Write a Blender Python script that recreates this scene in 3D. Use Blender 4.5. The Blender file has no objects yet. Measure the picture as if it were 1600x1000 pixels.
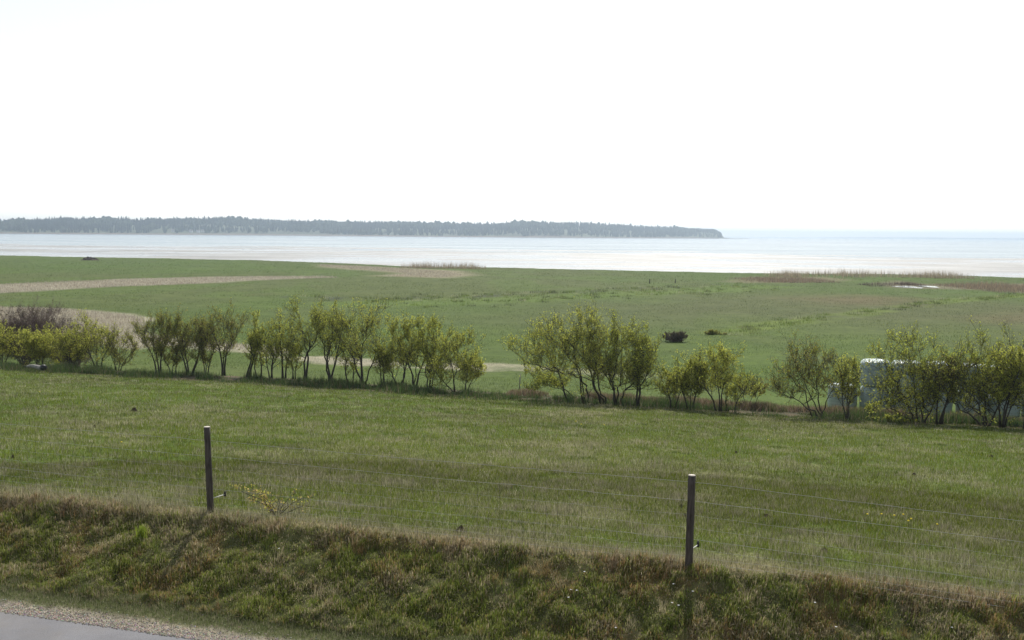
import bpy, math, random
import numpy as np
from mathutils import Matrix, Vector
R = math.radians
random.seed(7); rng = np.random.default_rng(11)
sc = bpy.context.scene
COL = sc.collection

# ------------------------------------------------------------------ camera, sky, sun, exposure
CAMZ = 9.5
PITCH, ROLL, FPX = R(4.826), R(0.544), 1600.0
F = Vector((0, math.cos(PITCH), -math.sin(PITCH)))
RT0 = Vector((1, 0, 0)); UP0 = Vector((0, math.sin(PITCH), math.cos(PITCH)))
RT = RT0 * math.cos(ROLL) + UP0 * math.sin(ROLL)
UP = UP0 * math.cos(ROLL) - RT0 * math.sin(ROLL)
cd = bpy.data.cameras.new('camera'); cam = bpy.data.objects.new('camera', cd); COL.objects.link(cam)
cd.sensor_width = 36; cd.lens = 36 * FPX / 1600; cd.clip_start = 0.1; cd.clip_end = 60000
M3 = Matrix((RT, UP, -F)).transposed(); cam.matrix_world = Matrix.Translation((0, 0, CAMZ)) @ M3.to_4x4()
sc.camera = cam

SUN_EL, SUN_AZ = R(47), R(10)
w = bpy.data.worlds.new('World'); sc.world = w; w.use_nodes = True
nt = w.node_tree; bg = nt.nodes['Background']
sky = nt.nodes.new('ShaderNodeTexSky'); sky.sky_type = 'NISHITA'; sky.sun_disc = False
sky.sun_elevation = SUN_EL; sky.sun_rotation = SUN_AZ; sky.air_density = 1.0; sky.dust_density = .4; sky.ozone_density = 1.0
hs = nt.nodes.new('ShaderNodeHueSaturation'); hs.inputs['Saturation'].default_value = .42; nt.links.new(sky.outputs[0], hs.inputs['Color']); nt.links.new(hs.outputs[0], bg.inputs[0]); bg.inputs[1].default_value = 0.12
sd = bpy.data.lights.new('sun', 'SUN'); so = bpy.data.objects.new('sun', sd); COL.objects.link(so)
sd.energy = 3.9; sd.angle = R(0.53); sd.color = (1.0, 0.94, 0.85)
sdir = Vector((math.sin(SUN_AZ) * math.cos(SUN_EL), math.cos(SUN_AZ) * math.cos(SUN_EL), math.sin(SUN_EL)))
so.rotation_euler = sdir.to_track_quat('Z', 'Y').to_euler(); so.location = (0, 0, 60)
vs = sc.view_settings; vs.view_transform = 'Standard'; vs.look = 'None'; vs.exposure = 0.36; vs.gamma = 1
sc.cycles.max_bounces = 6; sc.cycles.volume_bounces = 0; sc.cycles.transparent_max_bounces = 6
sc.cycles.use_denoising = True; sc.cycles.denoiser = 'OPENIMAGEDENOISE'; sc.cycles.sample_clamp_indirect = 4

# ------------------------------------------------------------------ helpers
def ss(a, b, x):
    t = np.clip((x - a) / (b - a), 0, 1); return t * t * (3 - 2 * t)
_lat = {}
def vn(x, y, seed=0):
    if seed not in _lat: _lat[seed] = np.random.default_rng(1000 + seed).random((256, 256))
    L = _lat[seed]; xi = np.floor(x).astype(int); yi = np.floor(y).astype(int)
    fx = x - xi; fy = y - yi; fx = fx * fx * (3 - 2 * fx); fy = fy * fy * (3 - 2 * fy)
    a = L[xi & 255, yi & 255]; b = L[(xi + 1) & 255, yi & 255]; c = L[xi & 255, (yi + 1) & 255]; d = L[(xi + 1) & 255, (yi + 1) & 255]
    return (a * (1 - fx) + b * fx) * (1 - fy) + (c * (1 - fx) + d * fx) * fy
def fbm(x, y, seed=0, o=4):
    s = 0; a = .5; n = 0
    for k in range(o):
        s = s + a * vn(x * 2**k + 13.7 * k, y * 2**k + 7.1 * k, seed + k); n += a; a *= .5
    return s / n
def raydir(px, py):
    return RT * ((px - 800) / FPX) + UP * ((500 - py) / FPX) + F
def pxplane(px, py, z):
    d = raydir(px, py); k = (z - CAMZ) / d.z; return d.x * k, d.y * k

SX, SY = 0.9565, -0.2917                   # along the fence
NX, NY = 0.2917, 0.9565                    # away from the camera
def st(x, y): return x * SX + y * SY, x * NX + y * NY
def xy(s, t): return s * SX + t * NX, s * SY + t * NY

shore_px = [(-400, 396.5), (0, 400), (200, 403.5), (400, 407), (560, 413), (640, 417), (800, 419.5), (1000, 424), (1200, 428), (1400, 430), (1600, 434.5), (2100, 444)]
sh = [pxplane(px, py, .75) for px, py in shore_px]
SHX = np.array([p[0] for p in sh]); SHY = np.array([p[1] for p in sh])
PT = np.array([-400, -30, 0, 3.2, 4.6, 5.2, 10.55, 10.9, 11.4, 11.9, 12.22, 12.36, 12.50, 12.70, 20, 32, 42.0, 44.5, 46.0, 47.5, 56, 90, 4e4])
PZ = np.array([9.0, 8.2, 7.9, 6.3, 4.75, 4.60, 4.60, 4.64, 4.76, 5.02, 5.17, 5.23, 5.33, 5.38, 4.68, 3.38, 2.28, 2.08, 2.0, 1.55, 1.05, 0.95, 0.95])
def zf(x, y, fine=True):
    x = np.asarray(x, float); y = np.asarray(y, float)
    s, t = st(x, y)
    near = np.exp(-((t - 12.45) / 1.0) ** 2)
    tw = t + near * (12.47 - np.interp(s, [-12, -7.6, -3.75, -.5, 2.3, 6], [12.56, 12.56, 12.40, 12.32, 12.48, 12.5])) + near * (0.16 * (fbm(s * .9, t * .25, 3) - .5) + .13 * (fbm(s * 3.2, t * 2, 8) - .5)) + ss(38, 41, t) * ss(50, 47, t) * 1.5 * (fbm(s * .15, t * .1, 5) - .5)
    z = np.interp(tw, PT, PZ)
    bank = ss(10.7, 11.2, t) * ss(12.8, 12.45, t)
    z = z + bank * (.17 * (fbm(s * 1.7, t * 1.7, 20, 3) - .5) + .09 * (fbm(s * 5.5, t * 5.5, 24, 3) - .5) + .05 * (fbm(s * 14, t * 14, 26, 2) - .5))
    lip = np.exp(-((t - 12.6) / .22) ** 2); z = z + lip * .09 * (fbm(s * 2.2, t * 2, 28, 3) - .35)
    past = ss(12.6, 13.6, t) * ss(400, 60, t)
    z = z + past * (.10 * (fbm(s * .35, t * .35, 30) - .5) + .05 * (fbm(s * 1.6, t * 1.6, 34) - .5))
    z = z + ss(46, 60, t) * (.25 * (fbm(s * .03, t * .03, 36) - .5) + .10 * (fbm(s * .35, t * .35, 38, 3) - .5))
    ys = np.interp(x, SHX, SHY) + 5 * (fbm(x * .06, y * 0, 40) - .5)
    d = y - ys
    flat = .16 - .17 * np.clip(d / 330, 0, 1) + .16 * (fbm(x * .012, y * .03, 44, 5) - .5) - 2.5 * ss(340, 900, d) - .8 * ss(900, 1e4, d)
    far = (np.abs(x) < 4e4)
    k = ss(-1.2, 1.2, d)
    return np.where(y > 30, z * (1 - k) + flat * k, z)
def z1(x, y): return float(zf(np.array([x]), np.array([y]))[0])
def ground(px, py):
    d = raydir(px, py); a, b = 8.0, 3000.0; ks = np.geomspace(a, b, 700)
    for _ in range(4):
        below = CAMZ + d.z * ks < zf(d.x * ks, d.y * ks)
        if not below.any(): break
        q = max(int(np.argmax(below)), 1); ks = np.linspace(ks[q - 1], ks[q], 24)
    a = float(ks[0]) if below.any() else 3000.0
    return d.x * a, d.y * a, z1(d.x * a, d.y * a)
def project(x, y, z):
    z = z - CAMZ
    dx = x * RT.x + y * RT.y + z * RT.z; dy = x * UP.x + y * UP.y + z * UP.z; dz = x * F.x + y * F.y + z * F.z
    return 800 + FPX * dx / dz, 500 - FPX * dy / dz

def newmat(name, rough=.8, spec=.3):
    m = bpy.data.materials.new(name); m.use_nodes = True; b = m.node_tree.nodes['Principled BSDF']
    b.inputs['Roughness'].default_value = rough; b.inputs['Specular IOR Level'].default_value = spec
    return m, m.node_tree, b
def noise(t, scale, detail=4, rough=.55, vec=None, dist=0):
    n = t.nodes.new('ShaderNodeTexNoise'); n.inputs['Scale'].default_value = scale; n.inputs['Detail'].default_value = detail
    n.inputs['Roughness'].default_value = rough; n.inputs['Distortion'].default_value = dist
    if vec is None:
        if 'gpos' not in t.nodes: g = t.nodes.new('ShaderNodeNewGeometry'); g.name = 'gpos'
        vec = t.nodes['gpos'].outputs['Position']
    t.links.new(vec, n.inputs['Vector']); return n.outputs['Fac']
def ramp(t, fac, stops):
    r = t.nodes.new('ShaderNodeValToRGB'); e = r.color_ramp.elements
    while len(e) < len(stops): e.new(.5)
    for i, (p, c) in enumerate(stops): e[i].position = p; e[i].color = tuple(c) + (1,) if len(c) == 3 else c
    t.links.new(fac, r.inputs[0]); return r.outputs[0]
def mix(t, a, b, fac, mode='MIX'):
    m = t.nodes.new('ShaderNodeMix'); m.data_type = 'RGBA'; m.blend_type = mode
    for sock, v in ((m.inputs[6], a), (m.inputs[7], b), (m.inputs[0], fac)):
        if isinstance(v, (int, float)): sock.default_value = v
        elif isinstance(v, tuple): sock.default_value = v + (1,) if len(v) == 3 else v
        else: t.links.new(v, sock)
    return m.outputs[2]
def bump(t, b, h, strength, dist):
    n = t.nodes.new('ShaderNodeBump'); n.inputs['Strength'].default_value = strength; n.inputs['Distance'].default_value = dist
    t.links.new(h, n.inputs['Height']); t.links.new(n.outputs[0], b.inputs['Normal'])
def simple(name, c1, c2, scale=8, rough=.8, spec=.3, bs=.4, bd=.01, vec_scale=None):
    m, t, b = newmat(name, rough, spec); vec = None
    if vec_scale:
        tc = t.nodes.new('ShaderNodeTexCoord'); mp = t.nodes.new('ShaderNodeMapping'); mp.inputs['Scale'].default_value = vec_scale
        t.links.new(tc.outputs['Object'], mp.inputs[0]); vec = mp.outputs[0]
    n = noise(t, scale, 5, .6, vec); t.links.new(ramp(t, n, [(.3, c1), (.7, c2)]), b.inputs['Base Color'])
    if bs: bump(t, b, n, bs, bd)
    return m

def npmesh(name, V, faces, mats, parent=None, col=None, smooth=False, midx=None):
    """V (n,3); faces: list of (k, index array (m,k))"""
    me = bpy.data.meshes.new(name); V = np.ascontiguousarray(V, np.float32)
    me.vertices.add(len(V)); me.vertices.foreach_set('co', V.ravel())
    nl = sum(f.size for f in faces); npoly = sum(len(f) for f in faces)
    me.loops.add(nl); me.polygons.add(npoly)
    me.loops.foreach_set('vertex_index', np.concatenate([f.ravel() for f in faces]).astype(np.int32))
    tot = np.concatenate([np.full(len(f), f.shape[1], np.int32) for f in faces])
    st_ = np.concatenate([[0], np.cumsum(tot)[:-1]]).astype(np.int32)
    me.polygons.foreach_set('loop_start', st_); me.polygons.foreach_set('loop_total', tot)
    if midx is not None: me.polygons.foreach_set('material_index', midx.astype(np.int32))
    me.polygons.foreach_set('use_smooth', np.full(npoly, smooth))
    me.update(calc_edges=True)
    if col is not None:
        a = me.color_attributes.new('tint', 'FLOAT_COLOR', 'POINT')
        c4 = np.ones((len(V), 4), np.float32); c4[:, :3] = col; a.data.foreach_set('color', c4.ravel())
    for m in (mats if isinstance(mats, (list, tuple)) else [mats]): me.materials.append(m)
    o = bpy.data.objects.new(name, me); COL.objects.link(o)
    if parent is not None: o.parent = parent
    return o
def thing(name, label, cat, loc, group=None):
    o = bpy.data.objects.new(name, None); COL.objects.link(o); o.location = loc; o.empty_display_size = .2
    o['label'] = label; o['category'] = cat
    if group: o['group'] = group
    return o
def tag(o, label, cat, group=None, kind=None):
    o['label'] = label; o['category'] = cat
    if group: o['group'] = group
    if kind: o['kind'] = kind
    return o
class TB:                                  # tube builder: collects polylines, builds all of one length at once
    def __init__(s): s.G = {}
    def tube(s, P, rad, k=5, cap=True, jit=0):
        P = np.asarray(P, float); n = len(P); s.many(P[None], np.broadcast_to(np.asarray(rad, float), (n,))[None], k, cap, jit)
    def many(s, P, rad, k=5, cap=False, jit=0):
        s.G.setdefault((P.shape[1], k, cap, jit), []).append((P, np.broadcast_to(rad, P.shape[:2])))
    def arrays(s):
        VV, QQ, TT, off = [], [], [], 0
        for (n, k, cap, jit), L in s.G.items():
            P = np.concatenate([p for p, _ in L]); rad = np.concatenate([r for _, r in L]); m = len(P)
            tg = np.gradient(P, axis=1); tg /= np.linalg.norm(tg, axis=2)[..., None] + 1e-9
            ref = np.where((np.abs(tg[:, :1, 2:3]) < .9), np.array([0, 0, 1.]), np.array([1., 0, 0]))
            u = np.cross(tg, ref); u /= np.linalg.norm(u, axis=2)[..., None] + 1e-9; v = np.cross(tg, u); a = np.arange(k) * 2 * np.pi / k
            rr = rad[..., None] * (1 + (rng.random((m, n, k)) - .5) * jit)
            ring = P[:, :, None] + rr[..., None] * (np.cos(a)[:, None] * u[:, :, None] + np.sin(a)[:, None] * v[:, :, None])
            VV.append(ring.reshape(-1, 3)); i = np.arange(n - 1)[:, None] * k + np.arange(k)[None]; j = np.arange(n - 1)[:, None] * k + (np.arange(k)[None] + 1) % k
            q = np.stack([i, j, j + k, i + k], -1).reshape(-1, 4); QQ.append((q[None] + (np.arange(m) * n * k)[:, None, None]).reshape(-1, 4) + off)
            if cap:
                b0 = np.arange(m)[:, None] * n * k + off; kk = np.arange(k)
                for e in (0, n - 1):
                    VV.append(P[:, e]); c = off + m * n * k + (0 if e == 0 else m) + np.arange(m)[:, None]; c = np.broadcast_to(c, (m, k)); b = b0 + e * k + kk; b2 = b0 + e * k + (kk + 1) % k
                    TT.append(np.stack([c, b2, b] if e == 0 else [c, b, b2], -1).reshape(-1, 3))
                off += 2 * m
            off += m * n * k
        return np.concatenate(VV), [np.concatenate(QQ)] + ([np.concatenate(TT)] if TT else [])
    def build(s, name, mat, parent=None, smooth=True, off=(0, 0, 0)):
        V, f = s.arrays(); return npmesh(name, V - np.array(off), f, mat, parent, smooth=smooth)

# ------------------------------------------------------------------ materials
def foliage_mat(name, transl=.45, rough=.6):
    m, t, b = newmat(name, rough, .25)
    at = t.nodes.new('ShaderNodeAttribute'); at.attribute_name = 'tint'
    t.links.new(at.outputs['Color'], b.inputs['Base Color'])
    tr = t.nodes.new('ShaderNodeBsdfTranslucent'); t.links.new(at.outputs['Color'], tr.inputs['Color'])
    ms = t.nodes.new('ShaderNodeMixShader'); ms.inputs[0].default_value = transl
    t.links.new(b.outputs[0], ms.inputs[1]); t.links.new(tr.outputs[0], ms.inputs[2])
    t.links.new(ms.outputs[0], t.nodes['Material Output'].inputs[0]); return m
M_leaf = foliage_mat('young_leaves', .6)
M_blade = foliage_mat('grass_blades', .4, .55)
M_bark = simple('hawthorn_bark', (.028, .024, .019), (.085, .075, .06), 30, .9, .2, .6, .02)
M_twigbrown = simple('bramble_stems', (.13, .085, .085), (.28, .21, .19), 12, .8, .2, 0)
M_dry = simple('dry_brown_stems', (.14, .10, .08), (.26, .20, .16), 12, .8, .2, 0)
M_post = simple('weathered_post_wood', (.030, .026, .023), (.105, .09, .078), 9, .85, .25, .8, .004, (6, 6, .6))
M_posttop = simple('sunlit_cut_end', (.45, .40, .33), (.65, .60, .52), 40, .8, .3, .2, .002)  # sawn post ends, sunlit brightness put into the pale colour
M_wire, _t, _b = newmat('galvanised_wire', .6, .3); _b.inputs['Metallic'].default_value = .0; _b.inputs['Base Color'].default_value = (.36, .36, .36, 1)
M_stay = simple('dark_wire', (.05, .045, .04), (.12, .11, .10), 30, .7, .2, 0)  # darker tone for the upright stay wires
M_white = simple('white_plastic_rod', (.6, .6, .57), (.75, .75, .72), 30, .5, .4, 0)
M_black = simple('black_insulator', (.012, .012, .012), (.03, .03, .03), 30, .5, .4, 0)
M_log = simple('grey_log_bark', (.16, .15, .14), (.38, .36, .33), 8, .9, .2, .6, .02)
M_soil = simple('dark_soil', (.05, .036, .026), (.13, .098, .07), 14, .95, .1, .8, .03)
M_petal = simple('white_petals', (.7, .7, .68), (.8, .8, .78), 50, .7, .2, 0)
M_yellow = simple('dandelion_yellow', (.75, .55, .02), (.85, .68, .04), 50, .7, .2, 0)
M_stem = simple('green_stem', (.08, .13, .03), (.12, .17, .05), 50, .7, .2, 0)

# ground: tint attribute (what grows where, plus painted ditch shade) x fine procedural mottling
M_ground, t, b = newmat('ground_turf_and_sand', .9, .15)
at = t.nodes.new('ShaderNodeAttribute'); at.attribute_name = 'tint'
n1 = noise(t, 9, 6, .7); n2 = noise(t, .35, 5, .6); n3 = noise(t, 1.7, 5, .65)
c = mix(t, at.outputs['Color'], ramp(t, n1, [(.25, (.45, .45, .45)), (.75, (1.5, 1.5, 1.45))]), 1.0, 'MULTIPLY')
c = mix(t, c, ramp(t, n3, [(.3, (.78, .80, .75)), (.7, (1.22, 1.2, 1.2))]), 1.0, 'MULTIPLY')
c = mix(t, c, ramp(t, n2, [(.3, (.85, .88, .85)), (.7, (1.15, 1.12, 1.1))]), 1.0, 'MULTIPLY')
t.links.new(c, b.inputs['Base Color'])
sep = t.nodes.new('ShaderNodeAttribute'); sep.attribute_name = 'wet'
mr = t.nodes.new('ShaderNodeMapRange'); mr.inputs[3].default_value = .92; mr.inputs[4].default_value = .22
t.links.new(sep.outputs['Fac'], mr.inputs[0]); t.links.new(mr.outputs[0], b.inputs['Roughness'])
mr2 = t.nodes.new('ShaderNodeMapRange'); mr2.inputs[3].default_value = .1; mr2.inputs[4].default_value = .6
t.links.new(sep.outputs['Fac'], mr2.inputs[0]); t.links.new(mr2.outputs[0], b.inputs['Specular IOR Level'])
bump(t, b, n1, .6, .04)

# ------------------------------------------------------------------ ground sheet (polar grid, one mesh)
az = np.unique(np.round(np.concatenate([np.arange(-33, 33.01, .13), np.arange(-60, -33, 1.5), np.arange(33, 60, 1.5), np.arange(60, 300, 6)]), 4))
az = np.unique(np.where(az < -60, az + 360, az))
rr = [.6]
while rr[-1] < 9300:
    r = rr[-1]
    rr.append(r + (.35 if r < 9 else .045 if r < 16.5 else .07 + (r - 16.5) * .002 if r < 60 else r * .0075 if r < 420 else r * .02 if r < 2500 else r * .07))
rr = np.array(rr); A, RR = np.meshgrid(np.radians(az), rr)
GX = (RR * np.sin(A)); GY = (RR * np.cos(A)); GZ = zf(GX, GY)
nr, na = GX.shape
def poly_dist(x, y, pts):
    d = np.full(x.shape, 1e9)
    for (ax, ay), (bx, by) in zip(pts[:-1], pts[1:]):
        vx, vy = bx - ax, by - ay; k = np.clip(((x - ax) * vx + (y - ay) * vy) / (vx * vx + vy * vy), 0, 1)
        d = np.minimum(d, np.hypot(x - ax - k * vx, y - ay - k * vy))
    return d
def gpts(L): return [ground(px, py)[:2] for px, py in L]
def inside(x, y, poly):
    r = np.zeros(x.shape, bool); n = len(poly)
    for i in range(n):
        ax, ay = poly[i]; bx, by = poly[(i + 1) % n]
        c = ((ay > y) != (by > y)) & (x < (bx - ax) * (y - ay) / (by - ay + 1e-9) + ax); r ^= c
    return r
def band(x, y, poly, soft, seed, amp):
    """soft-edged region: polygon with noisy edge"""
    sgn = np.where(inside(x, y, poly), 1, -1); d = poly_dist(x, y, poly + [poly[0]]) * sgn
    return ss(-soft, soft, d + amp * (fbm(x / amp / 3, y / amp / 3, seed) - .5))
P_tan = gpts([(-60, 446), (0, 444.5), (100, 440), (200, 436.5), (300, 433.8), (420, 432.3), (520, 432), (530, 434), (460, 436), (380, 438.5), (300, 444), (150, 450), (0, 458.5), (-60, 462)])
P_tan2 = gpts([(-60, 482), (0, 480), (90, 483), (180, 490), (225, 497), (232, 520), (300, 531), (400, 540), (420, 546), (350, 548), (250, 540), (210, 545), (100, 530), (-60, 520)])
P_brown = gpts([(500, 413), (560, 415.5), (620, 419), (700, 424), (722, 430), (690, 433.5), (600, 431), (640, 427), (580, 422), (500, 416)])
P_pathL = gpts([(380, 545), (450, 556), (560, 566), (640, 570), (720, 572), (800, 575), (900, 580), (1000, 586), (1100, 590), (1200, 598), (1290, 604)])
P_bright = gpts([(560, 475), (700, 471), (800, 468), (900, 463), (1000, 458), (1100, 453), (1200, 448)])
P_ditchshade = gpts([(460, 464), (560, 468), (640, 467), (760, 463), (860, 457), (1000, 452), (1060, 448)])
P_lush = gpts([(1090, 527), (1200, 508), (1290, 497), (1380, 484), (1490, 470), (1600, 461)])
P_reedR = gpts([(1150, 434), (1200, 432), (1290, 433), (1330, 438), (1240, 441), (1160, 441)])
P_marsh = gpts([(1350, 443), (1400, 438), (1460, 444), (1600, 443), (1700, 446), (1700, 462), (1600, 459), (1540, 454), (1440, 452), (1380, 450)])
P_red = gpts([(1240, 466), (1340, 461), (1430, 466), (1400, 478), (1300, 476)])
P_red2 = gpts([(1480, 495), (1600, 480), (1700, 478), (1700, 505), (1560, 508)])
P_dull = gpts([(760, 505), (900, 478), (1150, 462), (1500, 470), (1700, 476), (1700, 520), (1400, 520), (1150, 500), (1000, 520), (860, 515)])
def C(r, g, b_): return np.array([r, g, b_])
def albedo(x, y, z):
    s, t = st(x, y)
    f1 = fbm(s * .9, t * .9, 50); f2 = fbm(s * .22, t * .16, 54); f3 = fbm(s * .05, t * .02, 58); f4 = fbm(s * 2.5, t * 2.5, 62)
    green = C(.076, .112, .017); lush = C(.078, .134, .015); dull = C(.094, .108, .030); straw = C(.26, .23, .145)
    c = green[None] * np.ones(x.shape + (1,))
    L = lambda c, k, q: c * (1 - k[..., None]) + q * k[..., None]
    c = L(c, ss(.45, .7, f2) * .8, dull); c = L(c, ss(.5, .7, f3) * .6, lush)
    past = ss(12.4, 12.7, t) * ss(46, 44, t)
    c = L(c, past * ss(.50, .72, f1) * .30, straw); c = L(c, past * ss(.48, .68, f2) * .15, straw * .8)
    c = L(c, past * ss(.2, 0., np.abs(t - 13.1) / 4) * .0, straw)
    c = L(c, np.exp(-((t - 12.75) / .4) ** 2) * .75, C(.24, .185, .115))
    bank = ss(10.9, 11.2, t) * ss(12.6, 12.4, t)
    bk = C(.095, .100, .040) * np.ones(x.shape + (1,)); bk = L(bk, ss(.5, .65, fbm(s * 1.1, t * 1.3, 66)) * .7, C(.16, .11, .05)); bk = L(bk, ss(.5, .7, f4) * .5, C(.17, .155, .09))
    c = L(c, bank, bk)
    verge = ss(10.5, 10.7, t) * ss(11.3, 11.0, t); c = L(c, verge, C(.115, .125, .06))
    gravel = ss(10.72 , 10.60, t + .14 * (fbm(s * 3, t * 3, 70) - .5)); c = L(c, gravel, C(.30, .265, .22))
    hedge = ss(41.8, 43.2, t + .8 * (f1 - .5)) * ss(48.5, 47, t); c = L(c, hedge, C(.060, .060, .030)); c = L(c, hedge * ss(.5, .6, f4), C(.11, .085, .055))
    # beyond the hedge
    far = ss(47, 50, t)
    c = L(c, far * .75, C(.068, .106, .018)); c = L(c, far * ss(.42, .7, fbm(x * .02, y * .012, 74)) * .7, C(.086, .104, .030))
    c = L(c, far * ss(.5, .62, fbm(x * .1, y * .05, 78)) * .35, lush)
    k = band(x, y, P_dull, 12, 82, 14); c = L(c, k * .55, C(.086, .096, .038))
    for P, soft, amp, q, a in ((P_tan, 2.5, 9, C(.36, .33, .26), .95), (P_tan2, 1.2, 5, C(.36, .33, .26), .9), (P_brown, 4, 16, C(.30, .26, .19), .8), (P_reedR, 3, 14, C(.21, .17, .11), .6),
                               (P_marsh, 3, 10, C(.20, .165, .12), .7), (P_red, 8, 20, C(.15, .105, .06), .55), (P_red2, 6, 20, C(.14, .10, .06), .55)):
        c = L(c, band(x, y, P, soft, 86, amp) * a, q)
    d = poly_dist(x, y, P_pathL) + 1.6 * (fbm(x * .4, y * .4, 90) - .5); c = L(c, ss(2.3, 1.2, d) * .85 * ss(14, -6, x)*ss(.3,.5,fbm(x*.3,y*.3,91)), C(.34, .31, .24))
    d = poly_dist(x, y, P_bright) + 5 * (fbm(x * .12, y * .12, 92) - .5); c = L(c, ss(7, 2, d) * .5, C(.11, .17, .026))
    d = poly_dist(x, y, P_lush) + 2 * (fbm(x * .3, y * .3, 94) - .5); c = L(c, ss(3.2, 1.0, d) * ss(.3,.55,fbm(x * .15, y * .15, 95)) * .75, C(.115, .160, .024))
    d = poly_dist(x, y, P_ditchshade) + 4 * (fbm(x * .25, y * .25, 96) - .5); c = L(c, ss(3.5, 1, d) * ss(.45, .6, fbm(x * .3, y * .2, 98)) * .7, C(.05, .06, .035))  # shade of the small ditch relief painted as broken dark dashes
    # beach, flats and sea bed
    ys = np.interp(x, SHX, SHY); dd = y - ys
    sand = C(.27, .265, .26) * np.ones(x.shape + (1,)); sand = L(sand, ss(.4, .65, fbm(x * .02, y * .05, 100, 5)) * .7, C(.20, .19, .18))
    sand = L(sand, ss(.52, .62, fbm(x * .05, y * .09, 104)) * .4, C(.40, .40, .40))
    c = L(c, ss(-1.2, .6, dd) * (y > 30), sand)
    return c
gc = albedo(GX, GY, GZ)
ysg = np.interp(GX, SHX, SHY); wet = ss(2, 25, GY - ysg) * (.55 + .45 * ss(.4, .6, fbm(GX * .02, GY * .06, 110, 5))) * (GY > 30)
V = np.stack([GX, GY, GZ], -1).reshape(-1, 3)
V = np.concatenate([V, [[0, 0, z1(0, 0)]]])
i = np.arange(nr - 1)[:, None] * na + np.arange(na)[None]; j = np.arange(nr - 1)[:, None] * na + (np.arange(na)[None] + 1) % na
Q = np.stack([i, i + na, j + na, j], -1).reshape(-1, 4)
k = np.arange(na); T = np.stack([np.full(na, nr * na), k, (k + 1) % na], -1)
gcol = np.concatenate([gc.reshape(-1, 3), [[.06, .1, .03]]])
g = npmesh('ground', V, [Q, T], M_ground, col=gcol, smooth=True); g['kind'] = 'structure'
a = g.data.attributes.new('wet', 'FLOAT', 'POINT'); a.data.foreach_set('value', np.concatenate([wet.ravel(), [0]]).astype(np.float32))

# ------------------------------------------------------------------ sea
M_sea, t, b = newmat('sea_water', .12, .5)
b.inputs['Base Color'].default_value = (.13, .17, .19, 1); b.inputs['IOR'].default_value = 1.33
tc = t.nodes.new('ShaderNodeNewGeometry'); mp = t.nodes.new('ShaderNodeMapping'); mp.inputs['Scale'].default_value = (.35, 1.0, 1)
t.links.new(tc.outputs['Position'], mp.inputs[0])
bump(t, b, noise(t, 1.2, 3, .5, mp.outputs[0]), .35, .08)
mp2 = t.nodes.new('ShaderNodeMapping'); mp2.inputs['Scale'].default_value = (.3, 1.0, 1); t.links.new(tc.outputs['Position'], mp2.inputs[0])
nb = noise(t, .012, 5, .6, mp2.outputs[0])
mr = t.nodes.new('ShaderNodeMapRange'); mr.inputs[1].default_value = .35; mr.inputs[2].default_value = .65; mr.inputs[3].default_value = .16; mr.inputs[4].default_value = .24
t.links.new(nb, mr.inputs[0]); t.links.new(mr.outputs[0], b.inputs['Roughness'])
xs = np.array([-10500, -6000, -2000, -500, 500, 2000, 6000, 10500.]); ysq = np.array([60, 200, 400, 800, 1500, 3000, 6000, 9800.])
XX, YY = np.meshgrid(xs, ysq); Vs = np.stack([XX, YY, XX * 0], -1).reshape(-1, 3)
i = (np.arange(7)[:, None] * 8 + np.arange(7)[None]).ravel(); sea = npmesh('sea', Vs, [np.stack([i, i + 1, i + 9, i + 8], -1)], M_sea); sea['kind'] = 'structure'

# ------------------------------------------------------------------ road
M_asphalt, t, b = newmat('grey_asphalt', .85, .3)
na1 = noise(t, 160, 3, .8); na2 = noise(t, 1.2, 4, .6)
c = mix(t, ramp(t, na1, [(.3, (.10, .10, .11)), (.7, (.26, .26, .27))]), ramp(t, na2, [(.3, (.85, .85, .85)), (.7, (1.15, 1.15, 1.15))]), 1.0, 'MULTIPLY')
c = mix(t, c, (.20, .18, .15), ramp(t, noise(t, .5, 5, .7), [(.52, (0, 0, 0)), (.72, (.5, .5, .5))]))
t.links.new(c, b.inputs['Base Color']); bump(t, b, na1, .5, .004)
S_ = np.arange(-45, 45.01, .1); tv = np.array([5.35, 6.5, 7.8, 9.2, 10.3])
SS, TT = np.meshgrid(S_, tv); TT = TT.copy(); TT[-1] += .10 * (fbm(S_ * 2.2, S_ * 0, 120) - .5); X, Y = xy(SS, TT)
zr = 4.618 + .035 * (1 - ((TT - 7.8) / 2.5) ** 2); n = len(S_)
i = (np.arange(4)[:, None] * n + np.arange(n - 1)[None]).ravel()
rd = npmesh('road', np.stack([X, Y, zr], -1).reshape(-1, 3), [np.stack([i, i + 1, i + n + 1, i + n], -1)], M_asphalt, smooth=True); rd['kind'] = 'structure'
# gravel pebbles on the shoulder
N = 16000; s = rng.uniform(-12, -1.5, N); tt = 10.30 + np.abs(rng.normal(0, .17, N)) - .05 * rng.random(N); X, Y = xy(s, tt); Z = np.maximum(zf(X, Y), np.where(tt < 10.34, 4.62, 0))
sz = rng.uniform(.004, .013, N); octv = np.array([[1, 0, 0], [0, 1, 0], [-1, 0, 0], [0, -1, 0], [0, 0, .7], [0, 0, -.7]])
th = rng.random(N) * 6.28; ca, sa = np.cos(th), np.sin(th)
ov = octv[None] * sz[:, None, None] * rng.uniform(.7, 1.3, (N, 6, 1)); ox = ov[..., 0] * ca[:, None] - ov[..., 1] * sa[:, None]; oy = ov[..., 0] * sa[:, None] + ov[..., 1] * ca[:, None]
PV = np.stack([X[:, None] + ox, Y[:, None] + oy, Z[:, None] + sz[:, None] * .4 + ov[..., 2]], -1).reshape(-1, 3)
of = np.array([[0, 1, 4], [1, 2, 4], [2, 3, 4], [3, 0, 4], [1, 0, 5], [2, 1, 5], [3, 2, 5], [0, 3, 5]])
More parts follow.
